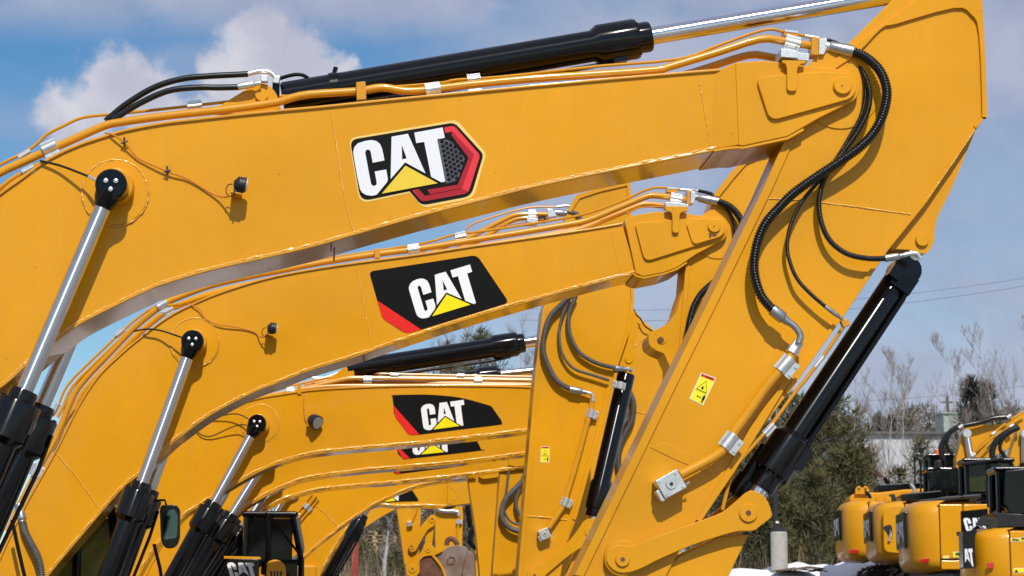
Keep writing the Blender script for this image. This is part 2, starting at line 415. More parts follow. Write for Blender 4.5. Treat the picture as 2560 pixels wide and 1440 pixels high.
def bead(name, pts2, Y, r, parent, jit=.35, m='weld_yellow', step=None):
    P = P3(pts2, Y); out = []
    for a, b in zip(P, P[1:]):
        n = max(1, int((b - a).length / (step or r * 2.2)))
        for k in range(n): out.append(a.lerp(b, k / n))
    out.append(P[-1])
    out = [p + Vector((random.uniform(-1, 1), random.uniform(-1, 1), random.uniform(-1, 1))) * r * .18 for p in out]
    return build(name, MB().tube(out, [r * random.uniform(1 - jit, 1 + jit) for _ in out], 6), m, parent, angle=70)
def boom(root, top, bot, Y, w, tf=6, bf=8, ov=.022, n=4, weld=True, tipn=0):
    """boxed boom: web plates between a top and a bottom flange; top and bottom run left to right"""
    T = sm(top, n); B = sm(bot, n)
    b = MB().prism(T + list(reversed(B)), Y, Y + w)
    o = build('boom', b, 'yellow', root)
    build('top_flange', MB().ribbon(T, off2(T, tf), Y - ov, Y + w + ov, 0, Y), 'flange_yellow', o, bevel=.008)
    build('bottom_flange', MB().ribbon(B, off2(B, -bf), Y - ov * .8, Y + w + ov * .8, 0, Y), 'flange_yellow', o, bevel=.010)
    if weld:
        bead('weld_bead', off2(B, 1.0), Y - .008, ms(3.4, Y), o, .5)
    return o, T, B
def ring(parent, name, cx, cy, r, Y0, Y1, m='yellow', bevel=.006, weld=True):
    o = build(name, MB().prism(circ(cx, cy, r, 48), Y0, Y1, 0, Y1), m, parent, bevel=bevel)
    return o
def pin(parent, cx, cy, r, Y, t=.03, hole=0):
    c = W(cx, cy, Y); y = Vector((0, 1, 0)); rr = ms(r, Y)
    o = build('pin', MB().lathe(c - y * t, c, [(0, rr * .92), (.006, rr), (t, rr)], 30), 'yellow', parent)
    if hole: build('pin_hole', MB().lathe(c - y * (t + .001), c, [(0, ms(hole, Y)), (.004, ms(hole, Y))], 16), 'rust_and_shade', o if o.parent and o.parent.parent is None else parent)
    return o
# --- lettering, traced once and mapped where needed
LET = dict(
 C=[(1118,692),(1100,620),(1078,555),(1050,510),(1000,482),(950,477),(890,490),(830,518),(785,560),(764,620),(770,662),(820,830),(876,1015),(895,1058),(930,1088),(980,1102),(1030,1096),(1080,1082),(1168,960),(1183,920),(1178,885),(1145,790),(1022,828),(1056,940),(1056,965),(1040,982),(1020,982),(1005,968),(998,945),(902,625),(904,602),(924,590),(945,597),(956,614),(992,732)],
 A=[(1170,420),(1340,370),(1590,797),(1350,695),(1205,893)], H=[(1293,505),(1365,650),(1310,665)],
 T=[(1415,350),(1722,257),(1757,372),(1677,398),(1815,862),(1780,877),(1647,825),(1533,440),(1450,463)],
 D=[(1357,727),(1730,885),(1128,1068)])
def affine(dst):
    s = LET['D']; (x0, y0), (x1, y1), (x2, y2) = s; det = (x1 - x0) * (y2 - y0) - (x2 - x0) * (y1 - y0)
    def f(p):
        a = ((p[0] - x0) * (y2 - y0) - (p[1] - y0) * (x2 - x0)) / det; b = ((p[1] - y0) * (x1 - x0) - (p[0] - x0) * (y1 - y0)) / det
        return tuple(dst[0][i] + a * (dst[1][i] - dst[0][i]) + b * (dst[2][i] - dst[0][i]) for i in (0, 1))
    return f
def decal(parent, base, red, tri, Y, only=None):
    f = affine(tri); b = MB()
    e = .0022 * Y / 17
    b.flat([base], Y - e, 0)
    if red: b.flat([red], Y - e * 2, 1)
    b.flat([[f(p) for p in LET['C']]], Y - e * 2, 2)
    b.flat([[f(p) for p in LET['A']], [f(p) for p in LET['H']]], Y - e * 2, 2)
    b.flat([[f(p) for p in LET['T']]], Y - e * 2, 2); b.flat([[f(p) for p in LET['D']]], Y - e * 2.5, 3)
    return build('decal', b, ['black_print', 'red_print', 'white_print', 'yellow_print'], parent, recalc=False, smooth=False)
def warning(parent, q, Y):
    """yellow warning sticker on quad q: TL, TR, BR, BL in the picture"""
    q = [Vector(p) for p in q]
    def g(u, v): return (q[0] * (1 - u) + q[1] * u) * (1 - v) + (q[3] * (1 - u) + q[2] * u) * v
    b = MB(); e = .0025
    def rect(u0, v0, u1, v1, k, mi): b.flat([[g(u0, v0), g(u1, v0), g(u1, v1), g(u0, v1)]], Y - e * k, mi)
    rect(0, 0, 1, 1, 1, 1); rect(.05, .13, .95, .975, 2, 0); rect(.05, .02, .95, .13, 2, 2)
    b.flat([[g(.5, .20), g(.86, .58), g(.14, .58)]], Y - e * 3, 3); b.flat([[g(.5, .235), g(.81, .565), g(.19, .565)]], Y - e * 4, 0)
    b.flat([[g(.48, .40), g(.58, .50), g(.42, .52), g(.40, .46)]], Y - e * 5, 3)
    rect(.08, .605, .92, .612, 3, 3)
    b.flat([[g(.34, .79), g(.42, .755), g(.42, .78), g(.58, .78), g(.58, .755), g(.66, .79), g(.58, .825), g(.58, .80), g(.42, .80), g(.42, .825)]], Y - e * 3, 3)
    rect(.74, .70, .90, .84, 3, 3); rect(.76, .84, .81, .94, 3, 3); rect(.84, .84, .89, .94, 3, 3); rect(.78, .655, .86, .69, 3, 3)
    rect(.30, .06, .85, .09, 3, 3); rect(.13, .05, .2, .10, 3, 3)
    return build('warning_label', b, ['label_yellow', 'label_white', 'label_red', 'black_print'], parent, recalc=False, smooth=False)
def block(root, c, ux, uy, Y0, Y1, m='zinc'):
    """valve block: bevelled body turned in the picture plane, round cover, bolts"""
    c = Vector(c); ux = Vector(ux); uy = Vector(uy)
    body = [c - ux - uy, c + ux - uy, c + ux + uy, c - ux + uy]
    o = build('valve_block', MB().prism(body, Y0, Y1, 0, Y0), m, root, bevel=.006)
    low = [c - ux * 1.28 + uy * .1, c - ux * 1.0 + uy * .1, c + ux * .2 + uy * 1.02, c + ux * .0 + uy * 1.45, c - ux * .9 + uy * 1.3]
    build('port_flange', MB().prism([c - ux * 1.35 - uy * .1, c - ux * 1.02 - uy * .1, c - ux * 1.02 + uy * 1.15, c - ux * 1.35 + uy * 1.0], Y0 + .02, Y1 - .01, 0, Y0), m, o, bevel=.005)
    y = Vector((0, 1, 0)); p = W(*c, Y0); r = ms(ux.length * .45, Y0)
    build('cover', MB().lathe(p - y * .012, p, [(0, r * .9), (.004, r), (.012, r)], 22), m, o)
    build('plug', MB().lathe(p - y * .02, p, [(0, r * .33), (.02, r * .33)], 6), 'black_matte', o)
    for (a, bb) in ((-.72, -.72), (.72, -.72), (.72, .72), (-.72, .72)):
        p = W(*(c + ux * a + uy * bb), Y0); build('bolt', MB().lathe(p - y * .014, p, [(0, r * .22), (.014, r * .22)], 6), m, o)
    for q in (-.7, .7):
        p = W(*(c + ux * 1.05 + uy * q), Y0 + .05); p2 = W(*(c + ux * 1.35 + uy * q), Y0 + .05)
        build('bolt', MB().lathe(p, p2, [(0, r * .16), ((p2 - p).length * .7, r * .16), ((p2 - p).length * .7, r * .26), ((p2 - p).length, r * .26)], 6), m, o)
    return o
def work_light(root, x, y, s, Y, boom_Y):
    """round work lamp on a small bent bracket; s is its diameter in pixels"""
    c = W(x, y, Y); r = ms(s / 2, Y); d = Vector((.97, .06, -.14)).normalized()
    b = MB().lathe(c - d * r * .95, c + d * r * .7, [(0, r * .35), (.02, r * .72), (r * .5, r * .96), (r * .55, r * 1.04), (r * .7, r * .98), (r * .9, r * 1.04), (r * 1.05, r * .99), (r * 1.5, r * 1.06), (r * 1.62, r * .98)], 24)
    o = build('work_light', b, 'dark_plastic', root)
    q = c + d * r * .66; build('lens', MB().lathe(q, q + d, [(0, r * .9), (.012, r * .9)], 22), 'lens', o)
    lo = W(x - s * .28, y + s * .72, Y); bk = W(x - s * .28, y + s * .72, boom_Y)
    bb = MB(); bb.box((lo + bk) / 2 + Vector((0, -.0, 0)), Vector((r * .75, 0, -.01)), Vector((0, (boom_Y - Y) / 2 + r * .35, 0)), Vector((0, 0, r * .11)))
    build('bracket', bb, 'yellow', o, bevel=.004)
    st = MB(); st.box(W(x - s * .42, y + s * .35, Y - .01), (r * .10, 0, 0), (0, r * .35, 0), (0, 0, r * .7)); st.box(W(x - s * .1, y + s * .48, Y), (r * .5, 0, 0), (0, r * .3, 0), (0, 0, r * .16))
    build('yoke', st, 'black_matte', o, bevel=.003)
    w = [W(x - s * .55, y - s * .02, Y), W(x - s * .85, y + s * .05, Y + .02), W(x - s * .98, y + s * .45, Y + .03), W(x - s * .8, y + s * .72, Y + .05), W(x - s * .45, y + s * .75, Y + .03)]
    build('cable', MB().tube(sm(w, 5), r * .07, 6), 'black_matte', o)
    return o
def house(root, fx, Y, w, z0, sc=1.0, near=True):
    """upper works and crawler tracks behind the boom foot"""
    yc = Y + w / 2; s = sc; z = z0
    b = MB(); b.abox(fx - 3.9 * s, fx - .15, yc - 1.4 * s, yc - .42 * s, z + 1.15 * s, z + 2.0 * s)
    b.abox(fx - 3.9 * s, fx - 1.6 * s, yc - .42 * s, yc + 1.4 * s, z + 1.15 * s, z + 2.15 * s)
    b.abox(fx - 1.6 * s, fx + .3 * s, yc - .42 * s, yc + .5 * s, z + 1.0 * s, z + 1.35 * s)
    build('house', b, 'yellow', root, bevel=.05)
    c = MB(); c.abox(fx - 4.75 * s, fx - 3.92 * s, yc - 1.38 * s, yc + 1.38 * s, z + 1.05 * s, z + 2.1 * s)
    build('counterweight', c, 'yellow', root, bevel=.16)
    for q in (-1.15, 1.15): tracks(root, fx - 3.4 * s, fx + 1.2 * s, yc + q * s, .3 * s, z, .95 * s)
    m = MB(); m.abox(fx - 2.3 * s, fx - .3 * s, yc - .8 * s, yc + .8 * s, z + .45 * s, z + .85 * s); m.lathe((fx - 1.3 * s, yc, z + .8 * s), (fx - 1.3 * s, yc, z + 2), [(0, .7 * s), (.4 * s, .7 * s)], 24)
    build('undercarriage', m, 'black_matte', root, bevel=.03)
def tracks(root, x0, x1, y, hw, z, h):
    b = MB(); r = h / 2; L = (x1 - x0 - 2 * r); per = 2 * L + 2 * math.pi * r; n = 46
    b.abox(x0 + r, x1 - r, y - hw * .55, y + hw * .55, z + .18 * h, z + .82 * h)
    for cx in (x0 + r, x1 - r): b.lathe((cx, y - hw * .5, z + r), (cx, y + hw, z + r), [(0, r * .8), (hw, r * .8)], 20)
    for k in range(n):
        d = per * k / n
        if d < L: p = (x0 + r + d, z + .03); a = 0
        elif d < L + math.pi * r: t = (d - L) / r; p = (x1 - r + math.sin(t) * (r - .03), z + r - math.cos(t) * (r - .03)); a = t
        elif d < 2 * L + math.pi * r: p = (x1 - r - (d - L - math.pi * r), z + h - .03); a = math.pi
        else: t = (d - 2 * L - math.pi * r) / r; p = (x0 + r - math.sin(t) * (r - .03), z + r + math.cos(t) * (r - .03)); a = math.pi + t
        ax = Vector((math.cos(a), 0, math.sin(a))); az = Vector((-math.sin(a), 0, math.cos(a)))
        b.box((p[0], y, p[1]), ax * per / n * .47, (0, hw, 0), az * .028)
        b.box(Vector((p[0], y, p[1])) - az * .04, ax * .012, (0, hw, 0), az * .03)
    return build('track', b, 'black_matte', root)
def cab(root, x0, x1, y0, y1, z0, z1, glass='glass_dark'):
    """operator's cab: pillars, roof, panes"""
    f = MB(); t = .055
    sl = (x1 - x0) * .16
    for (xa, xb) in ((x0, x0 + .03), (x0 + (x1 - x0) * .42, x0 + (x1 - x0) * .42), (x1, x1 - sl)):
        for yy in (y0, y1): f.tube([(xa, yy, z0), (xb if xa != x1 else x1, yy, z0 + (z1 - z0) * .45), (xb, yy, z1)], t, 6)
    for yy in (y0, y1): f.tube([(x0, yy, z0), (x1, yy, z0)], t, 6); f.tube([(x0, yy, z0 + (z1 - z0) * .42), (x1, yy, z0 + (z1 - z0) * .42)], t * .7, 6)
    for (xa, za) in ((x0, z0), (x1, z0), (x0 + .03, z1), (x1 - sl, z1)): f.tube([(xa, y0, za), (xa, y1, za)], t, 6)
    c = build('cab', f, 'black', root)
    r = MB(); r.abox(x0 - .06, x1 - sl + .1, y0 - .06, y1 + .06, z1, z1 + .11); build('cab_roof', r, 'black', c, bevel=.05)
    xm = x0 + (x1 - x0) * .42
    for yy in (y0, y1):
        for (a, bb, za, zb) in ((x0, xm, z0 + (z1 - z0) * .42, z1), (xm, x1 - sl * .8, z0 + (z1 - z0) * .42, z1), (xm, x1 - .03, z0, z0 + (z1 - z0) * .42)):
            p = MB(); p.abox(a + .04, bb - .04, yy - .006, yy + .006, za + .03, zb - .03); build('pane', p, glass, c)
    p = MB(); p.add([(x1, y0, z0 + (z1 - z0) * .45), (x1, y1, z0 + (z1 - z0) * .45), (x1 - sl, y1, z1), (x1 - sl, y0, z1)], [(0, 1, 2, 3)])
    p.add([(x1, y0, z0), (x1, y1, z0), (x1, y1, z0 + (z1 - z0) * .45), (x1, y0, z0 + (z1 - z0) * .45)], [(0, 1, 2, 3)]); build('windscreen', p, glass, c)
    s = MB(); s.abox(x0 + .3, x0 + .8, (y0 + y1) / 2 - .25, (y0 + y1) / 2 + .25, z0 + .35, z0 + .5); s.abox(x0 + .25, x0 + .38, (y0 + y1) / 2 - .25, (y0 + y1) / 2 + .25, z0 + .5, z0 + 1.15)
    build('seat', s, 'dark_plastic', c, bevel=.04)
    return c
ROW = 'excavators parked in a row with raised booms'
def tr(ox, oy, pts, k=.35156): return [(ox + p[0] * k, oy + p[1] * k, *p[2:]) for p in pts]

# ================================================================== first excavator (largest, nearest)
Y = 17.4; w = .65; YC = Y + w / 2
foot = W(-430, 1470, YC)
m1 = empty('excavator', (foot.x, YC, zg(YC)), 'nearest excavator, its boom across the top carrying the red and black hexagon logo', 'excavator', ROW)
top = [(-480,1440),(-430,1200),(-340,960),(-230,740),(-110,575),(0,490),(53,452),(105,414),(150,388),(200,366),(250,349),(300,334),(350,323),(420,311),(500,302),(600,291),(700,281),(800,272),(976,254),(1151,237),(1327,220),(1503,204),(1679,189),(1800,179)]
bot = [(-380,1500),(-310,1320),(-200,1150),(-90,1030),(10,956),(63,908),(120,860),(169,824),(211,797),(281,762),(352,728),(404,706),(527,670),(703,630),(800,606),(879,583),(1046,536),(1222,491),(1327,464),(1503,427),(1700,388),(1790,370)]
bm1, T1, B1 = boom(m1, top, bot, Y, w, 7, 8)
# flared tip with its doubler plate and pin
tipo = [(1786,180),(1808,161),(1850,155),(1906,151),(1960,156),(2012,164),(2064,169)] + [(2105 + 45 * math.cos(a), 217 + 45 * math.sin(a)) for a in [R_(q) for q in range(-70, 61, 10)]] + [(2047,296),(1969,341),(1857,365),(1836,361),(1776,371)]
tipf = [(1836,170)] + tipo[2:-2] + [(1846,362)]
b = MB(); q0 = [W(1786,180,Y), W(1838,157,Y-.05), W(1846,363,Y-.05), W(1776,374,Y)]
b.prism([(1838,156)] + tipo[2:-2] + [(1846,363)], Y - .05, Y + .12, 0, Y - .05)
b.prism([(1838,156)] + tipo[2:-2] + [(1846,363)], Y + w - .12, Y + w + .05, 0, Y - .05)
b.add(q0 + [p + Vector((0, .08, 0)) for p in q0], [(0,1,2,3),(0,1,5,4),(2,3,7,6)])
q1 = [Vector((p.x, 2 * YC - p.y, p.z)) for p in q0]; b.add(q1, [(0,1,2,3)])
b.prism([(1790,181),(1940,166),(1945,344),(1857,361),(1790,369)], Y + .06, Y + w - .06, 0, Y)
tip1 = build('boom_tip', b, 'yellow', m1, bevel=.01)
pl_ = rnd([(1890,193,22),(1960,186,20),(2064,178,20)] + [(2105 + 37 * math.cos(a), 215 + 37 * math.sin(a), 3) for a in [R_(q) for q in range(-60, 71, 13)]] + [(1925,303,26)], 10)
build('tip_plate', MB().prism(pl_, Y - .085, Y - .045, 0, Y - .085), 'yellow', tip1, bevel=.008)
pin(tip1, 2105, 215, 24, Y - .085, .03); build('pin_mark', MB().prism(circ(2105, 214, 2.2, 10), Y - .118, Y - .114), 'rust_and_shade', tip1)
build('clamp_bracket', MB().prism(rnd([(1956,150,2),(2014,152,2),(2014,158,2),(2000,160,8),(1993,172,6),(1993,228,11),(1968,228,11),(1968,172,6),(1964,159,8),(1956,157,2)], 3), Y - .115, Y - .08, 0, Y - .115), 'yellow', tip1, bevel=.005)
tb = [(1784,373),(1812,368),(1840,365),(1858,366),(1905,356),(1969,342),(2008,320)]
build('tip_underplate', MB().ribbon(tb, off2(tb, -7), Y - .045, Y + w + .045, 0, Y - .045), 'yellow', tip1, bevel=.006)
# welded seams down the web
bead('weld_seam', [(826,283),(838,340),(856,460),(872,540),(884,578)], Y - .002, .006, bm1, .3); bead('weld_seam', [(1748,200),(1762,280),(1772,340),(1776,364)], Y - .002, .005, bm1, .3)
un = W(836, 615, Y); build('weld_seam', MB().tube([Vector((un.x, Y + .01, un.z - .006)), Vector((un.x, Y + w, un.z - .006))], .007, 6), 'rust_and_shade', bm1)
# logo plate
def L(p): return (860 + p[0] * .1736, 280 + p[1] * .1736)
def LL(ps): return [L(p) for p in ps]
hexo = [(85,400,110),(1590,150,80),(2010,610,60),(1830,1210,110),(1115,1345,90),(945,1140,12),(240,1288,150)]
b = MB(); e = .0024
cx, cy = 1000, 740
b.flat([LL(rnd([(x + (x - cx) * .018 + (0 if x < cx else 22), y + (y - cy) * .055 + (-6 if y < cy else 4), r) for x, y, r in hexo], 20))], Y - e, 5)
b.flat([LL(rnd(hexo, 20))], Y - e * 2, 0)
b.flat([LL(rnd([(1445,222,0),(1585,197,40),(1962,622,50),(1790,1165,60),(1125,1290,50),(985,1130,0),(1075,1110,0),(1165,1208,10),(1690,1105,20),(1870,610,30),(1560,282,10),(1458,300,0)], 0))], Y - e * 3, 1)
b.flat([LL([(1560,282),(1870,610),(1700,1095),(1240,1185),(1200,1120),(1640,1045),(1795,660),(1545,330)])], Y - e * 3.4, 6)
b.flat([LL([(1165,1208),(1690,1105),(1800,1150),(1125,1285),(1010,1135),(1075,1110)])], Y - e * 3.6, 6)
b.flat([LL([(1340,400),(1500,370),(1760,660),(1640,1030),(1240,1110),(1400,1040)])], Y - e * 3.8, 0)
b.flat([LL([(1350,410),(1480,395),(1560,440),(1740,670),(1640,980),(1480,1030),(1455,1000)])], Y - e * 4.2, 4)
poly = [(1360,420),(1480,400),(1560,450),(1735,670),(1640,970),(1470,1020)]
def inside(p, q):
    c = False
    for i in range(len(q)):
        (x1, y1), (x2, y2) = q[i - 1], q[i]
        if (y1 > p[1]) != (y2 > p[1]) and p[0] < (x2 - x1) * (p[1] - y1) / (y2 - y1) + x1: c = not c
    return c
for i in range(-2, 10):
    for j in range(0, 16):
        x = 1350 + i * 62 + j * 12.5 + (0 if True else 0); y = 400 + j * 68 + i * 26
        for (dx, dy) in ((0, 0),):
            if inside((x, y), poly): b.flat([[L((x + 29 * math.cos(R_(60 * k + 20)), y + 29 * math.sin(R_(60 * k + 20)))) for k in range(6)]], Y - e * 4.8, 0)
C_ = [(582,697),(565,600),(545,520),(520,462),(470,420),(400,403),(310,415),(200,450),(148,505),(132,580),(150,700),(190,930),(230,1110),(262,1162),(320,1195),(400,1207),(470,1192),(620,1010),(632,970),(608,828),(442,857),(472,1020),(465,1050),(435,1065),(405,1058),(388,1030),(305,585),(315,552),(345,540),(375,552),(387,582),(413,732)]
b.flat([LL(C_)], Y - e * 5.4, 2)
b.flat([LL([(685,355),(920,313),(1175,885),(880,725),(672,965)]), LL([(832,475),(903,668),(837,683)])], Y - e * 5.4, 2)
b.flat([LL([(1012,297),(1420,222),(1452,372),(1342,393),(1458,1000),(1405,1013),(1255,935),(1155,430),(1040,448)])], Y - e * 5.4, 2)
b.flat([LL([(885,772),(1350,1025),(545,1175)])], Y - e * 5.8, 3)
build('decal', b, ['black_print', 'logo_red', 'silver_print', 'gold_print', 'mesh_print', 'halo_print', 'dark_red_print'], bm1, recalc=False, smooth=False)
# cylinder boss on the web
boss = ring(bm1, 'boss_plate', 288, 482, 82, Y - .014, Y + .01)
bead('weld_ring', [tuple(p) for p in circ(288, 482, 83, 60)] + [(371, 482)], Y - .010, .008, bm1, .5)
ring(bm1, 'boss', 293, 470, 44, Y - .13, Y, bevel=.02)
# boom rams, one on each side
for k, yy in enumerate((Y - .225, Y + w + .225)):
    e_, g_, f_ = [W(*p, Y - .225) for p in ((280,466),(62,975),(-165,1490))]
    e_, g_, f_ = [Vector((p.x, yy, p.z)) for p in (e_, g_, f_)]
    cylinder(m1, 'boom_cylinder', e_, g_, f_, ms(20.5, Y), ms(36, Y), ms(55, Y), yy, 'rod_chrome', .30, ms(39, Y), .19, collar=.10)
# stick ram on top
def onc(p): return W(p[0], p[1], YC)
sc1 = cylinder(m1, 'arm_cylinder', onc((2310,-14)), onc((1626,91)), onc((706,246)), ms(23, YC), ms(41, YC), ms(53, YC), YC, 'chrome', .33, None, collar=.13, byfoot=True)
b = MB(); c = onc((836,182)); b.box(c, (.018, 0, -.003), (0, .03, 0), (.012, 0, .045)); b.lathe(onc((826,224)), onc((846,221)), [(0, ms(42.5, YC)), (.07, ms(42.5, YC))], 28)
build('band', b, 'black', sc1)
build('port_tube', MB().tube(sm([onc(p) for p in ((694,198),(720,190),(745,186),(765,192),(790,215))], 6), ms(5, YC), 8), 'black', sc1)
build('ram_bracket', MB().prism(rnd([(520,282,5),(618,222,25),(640,208,22),(672,210,24),(694,238,14),(706,288,4)], 8), YC - .17, YC - .10, 0, YC - .17), 'yellow', bm1, bevel=.008)
build('ram_bracket', MB().prism(rnd([(520,282,5),(618,222,25),(640,208,22),(672,210,24),(694,238,14),(706,288,4)], 8), YC + .10, YC + .17, 0, YC + .10), 'yellow', bm1, bevel=.008)
build('pin', MB().lathe(W(654,236,YC - .2), W(654,236,YC - .2) + Vector((0, 1, 0)), [(0, ms(16, Y)), (.4, ms(16, Y))], 24), 'yellow', bm1)
# black hoses to the ram
hose('hydraulic_hose', P3([(264,303),(316,260),(387,218),(457,197),(527,190),(585,187),(620,185)], YC - .16), ms(8, Y), m1)
elbow('hose_elbow', P3([(618,185),(650,178),(672,180),(686,190),(691,202)], YC - .16), ms(6.5, Y), m1)
hose('hydraulic_hose', P3([(281,300),(352,257),(422,227),(492,219),(545,219),(596,218)], YC - .24), ms(8, Y), m1)
ferrule(m1, W(594,217,YC - .24), W(652,207,YC - .24), ms(7.5, Y), 'zinc')
build('hose_fitting', MB().box(W(661,198,YC - .2), (.03, 0, 0), (0, .03, 0), (0, 0, .028)), 'zinc', m1, bevel=.006); build('hose_fitting', MB().box(W(691,200,YC - .16), (.027, 0, -.004), (0, .03, 0), (.006, 0, .033)), 'zinc', m1, bevel=.006)
build('port_block', MB().box(W(690,225,YC - .1), (.03, 0, 0), (0, .05, 0), (0, 0, .07)), 'black', m1, bevel=.008)
# rigid pipes along the boom
pm = [(-260,720),(-150,560),(-60,472),(0,432),(60,404),(112,380),(151,363),(211,336),(260,315),(299,306),(422,289),(562,274),(686,257),(725,246),(773,236),(893,228),(941,220),(969,220),(1011,227),(1064,225),(1152,214),(1327,197),(1503,185),(1640,175),(1674,167),(1790,132),(1899,98),(1959,103),(2042,117)]
pn = [(-260,690),(-150,530),(-70,455),(0,412),(63,380),(95,357),(116,337),(160,314),(211,293),(300,284),(422,271),(503,262),(600,251),(668,243),(724,239),(900,222),(1000,216),(1106,207),(1140,200),(1257,192),(1503,165),(1695,148),(1800,112),(1913,74),(1962,81),(2012,90),(2044,98)]
pp = build('hydraulic_pipe', MB().tube(sm(P3(pm, Y + .07), 3), ms(10.5, Y), 12), 'pipe_yellow', m1)
pq = build('hydraulic_pipe', MB().tube(sm(P3(pn, Y + .20), 3), ms(4.2, Y), 8), 'pipe_yellow', m1)
far = [Vector((p.x, 2 * YC - p.y, p.z)) for p in P3(pm, Y + .07)]
pf = build('hydraulic_pipe', MB().tube(sm(far, 3), ms(10.5, Y), 12), 'pipe_yellow', m1)
ps = build('hydraulic_pipe', MB().tube(sm(P3([(-200,690),(-100,570),(0,470),(55,432),(110,405),(180,378),(235,350)], Y + .02), 3), ms(5.5, Y), 8), 'pipe_yellow', m1)
def cl_at(px, py, qx, qy, yy, r, ln, m='zinc', ear=1, nm='pipe_clamp'):
    c = W(px, py, yy); d = W(qx, qy, yy) - c; return clamp(m1, c, d, ms(r, yy), ms(ln, yy), m, nm, ear)
cl_at(123,368,151,355,Y + .06,12,38,ear=1); cl_at(62,386,95,366,Y + .18,5,34,ear=1)
cl_at(70,424,100,408,Y + .0,5.5,32); cl_at(487,265,520,261,Y + .18,6,36,ear=-1); cl_at(1082,223,1110,219,Y + .06,11.5,40)
cl_at(1185,197,1210,194,Y + .18,5.5,34,ear=-1); cl_at(1188,226,1210,224,Y + .0,3,34)
b = MB(); b.prism(rnd([(890,205,3),(914,203,3),(916,248,3),(892,250,3)], 3), Y - .02, Y + .14, 0, Y - .02); build('pipe_bracket', b, 'pipe_yellow', m1, bevel=.005)
# clamp and couplings over the tip
cl_at(1981,107,2000,112,Y + .02,13,40); b = MB(); b.prism(rnd([(1953,121,2),(1995,127,2),(1996,146,2),(1952,142,2)], 2), Y - .13, Y + .1, 0, Y - .13); b.prism([(1994,130),(2024,134),(2022,152),(1994,150)], Y - .08, Y + .2, 0, Y - .08); build('clamp_base', b, 'zinc', m1, bevel=.005)
b = MB(); b.prism(rnd([(1961,73,2),(1996,78,2),(1995,94,2),(1960,90,2)], 2), Y + .12, Y + .26, 0, Y + .12); o = build('clamp_block', b, 'pipe_yellow', m1, bevel=.004)
b = MB(); b.prism([(1962,74),(1995,78),(1995,83),(1962,79)], Y + .115, Y + .265, 0, Y + .12); build('clamp_top', b, 'zinc', o)
b = MB(); b.prism(rnd([(2030,92,2),(2047,94,2),(2047,138,2),(2028,136,2)], 2), Y + .0, Y + .15, 0, Y + .0); build('pipe_flange', b, 'pipe_yellow', m1, bevel=.006)
b = MB(); b.prism(rnd([(2048,96,2),(2068,97,2),(2068,118,2),(2060,136,2),(2047,136,2)], 2), Y + .01, Y + .14, 0, Y + .01); build('flange_clamp', b, 'zinc', m1, bevel=.006)
ferrule(m1, W(2060,115,Y + .05), W(2078,118,Y + .05), ms(11, Y), 'zinc'); b = MB(); b.lathe(W(2072,116,Y + .05), W(2136,130,Y + .02), [(0, ms(12, Y)), (.02, ms(15, Y)), (.14, ms(17, Y)), (ms(64, Y), ms(16.5, Y))], 20); build('ferrule', b, 'steel_hose', m1)
ferrule(m1, W(2012,90,Y + .2), W(2066,98,Y + .2), ms(4.5, Y), 'zinc')
# ribbed hoses looping over the arm
hA = Y - .10
hose('armoured_hose', P3([(2130,128,Y+.02),(2166,144,Y-.02),(2201,179,Y-.08),(2217,228,Y-.12),(2209,281,Y-.14),(2187,327,Y-.14),(2152,366,Y-.13),(2099,404,Y-.12),(2040,443,Y-.10),(1983,484,Y-.09),(1945,522,Y-.08),(1913,560,Y-.08),(1893,608,Y-.08),(1885,660,Y-.08),(1889,700,Y-.09),(1904,741,Y-.10),(1932,775,Y-.11)], Y), ms(13, Y), m1, pitch=.0245, seg=14)
hose('armoured_hose', P3([(2110,140,Y+.12),(2150,172,Y+.06),(2172,218,Y-.02),(2172,267,Y-.05),(2152,316,Y-.05),(2117,369,Y-.04),(2080,415,Y-.02),(2056,460,Y-.02),(2047,510,Y-.03),(2055,562,Y-.04),(2077,604,Y-.05),(2117,634,Y-.06),(2168,646,Y-.06),(2216,646,Y-.05)], Y), ms(7.6, Y), m1, pitch=.019, seg=10)
hose('armoured_hose', P3([(2066,99,Y+.2),(2100,112,Y+.18),(2136,145,Y+.12),(2158,190,Y+.05),(2163,240,Y+0),(2152,290,Y-.01),(2128,335,Y-.01),(2095,390,Y-.0),(2050,450,Y-.02),(2015,490,Y-.03),(1990,530,Y-.04),(1973,575,Y-.04),(1968,620,Y-.04),(1977,662,Y-.04),(1995,700,Y-.05),(2027,735,Y-.05),(2064,767,Y-.05)], Y), ms(5.6, Y), m1, pitch=.016, seg=9)
ferrule(m1, W(1930,773,Y - .11), W(1971,806,Y - .11), ms(13, Y)); elbow('hose_elbow', P3([(1968,803),(1984,814),(1996,828),(2001,842),(1996,858)], Y - .11), ms(9, Y), m1, 'steel_hose')
ferrule(m1, W(2063,766,Y - .05), W(2108,800,Y - .05), ms(5, Y)); ferrule(m1, W(2212,646,Y - .05), W(2262,638,Y - .05), ms(8, Y))
elbow('hose_elbow', P3([(2255,639),(2275,634),(2292,634),(2298,642)], Y - .05), ms(6, Y), m1)
b = MB(); b.prism(rnd([(2274,625,4),(2298,630,4),(2306,646,4),(2290,652,4),(2276,644,4)], 3), Y - .03, Y + .0, 0, Y - .03); build('hose_flange', b, 'zinc', m1, bevel=.004)

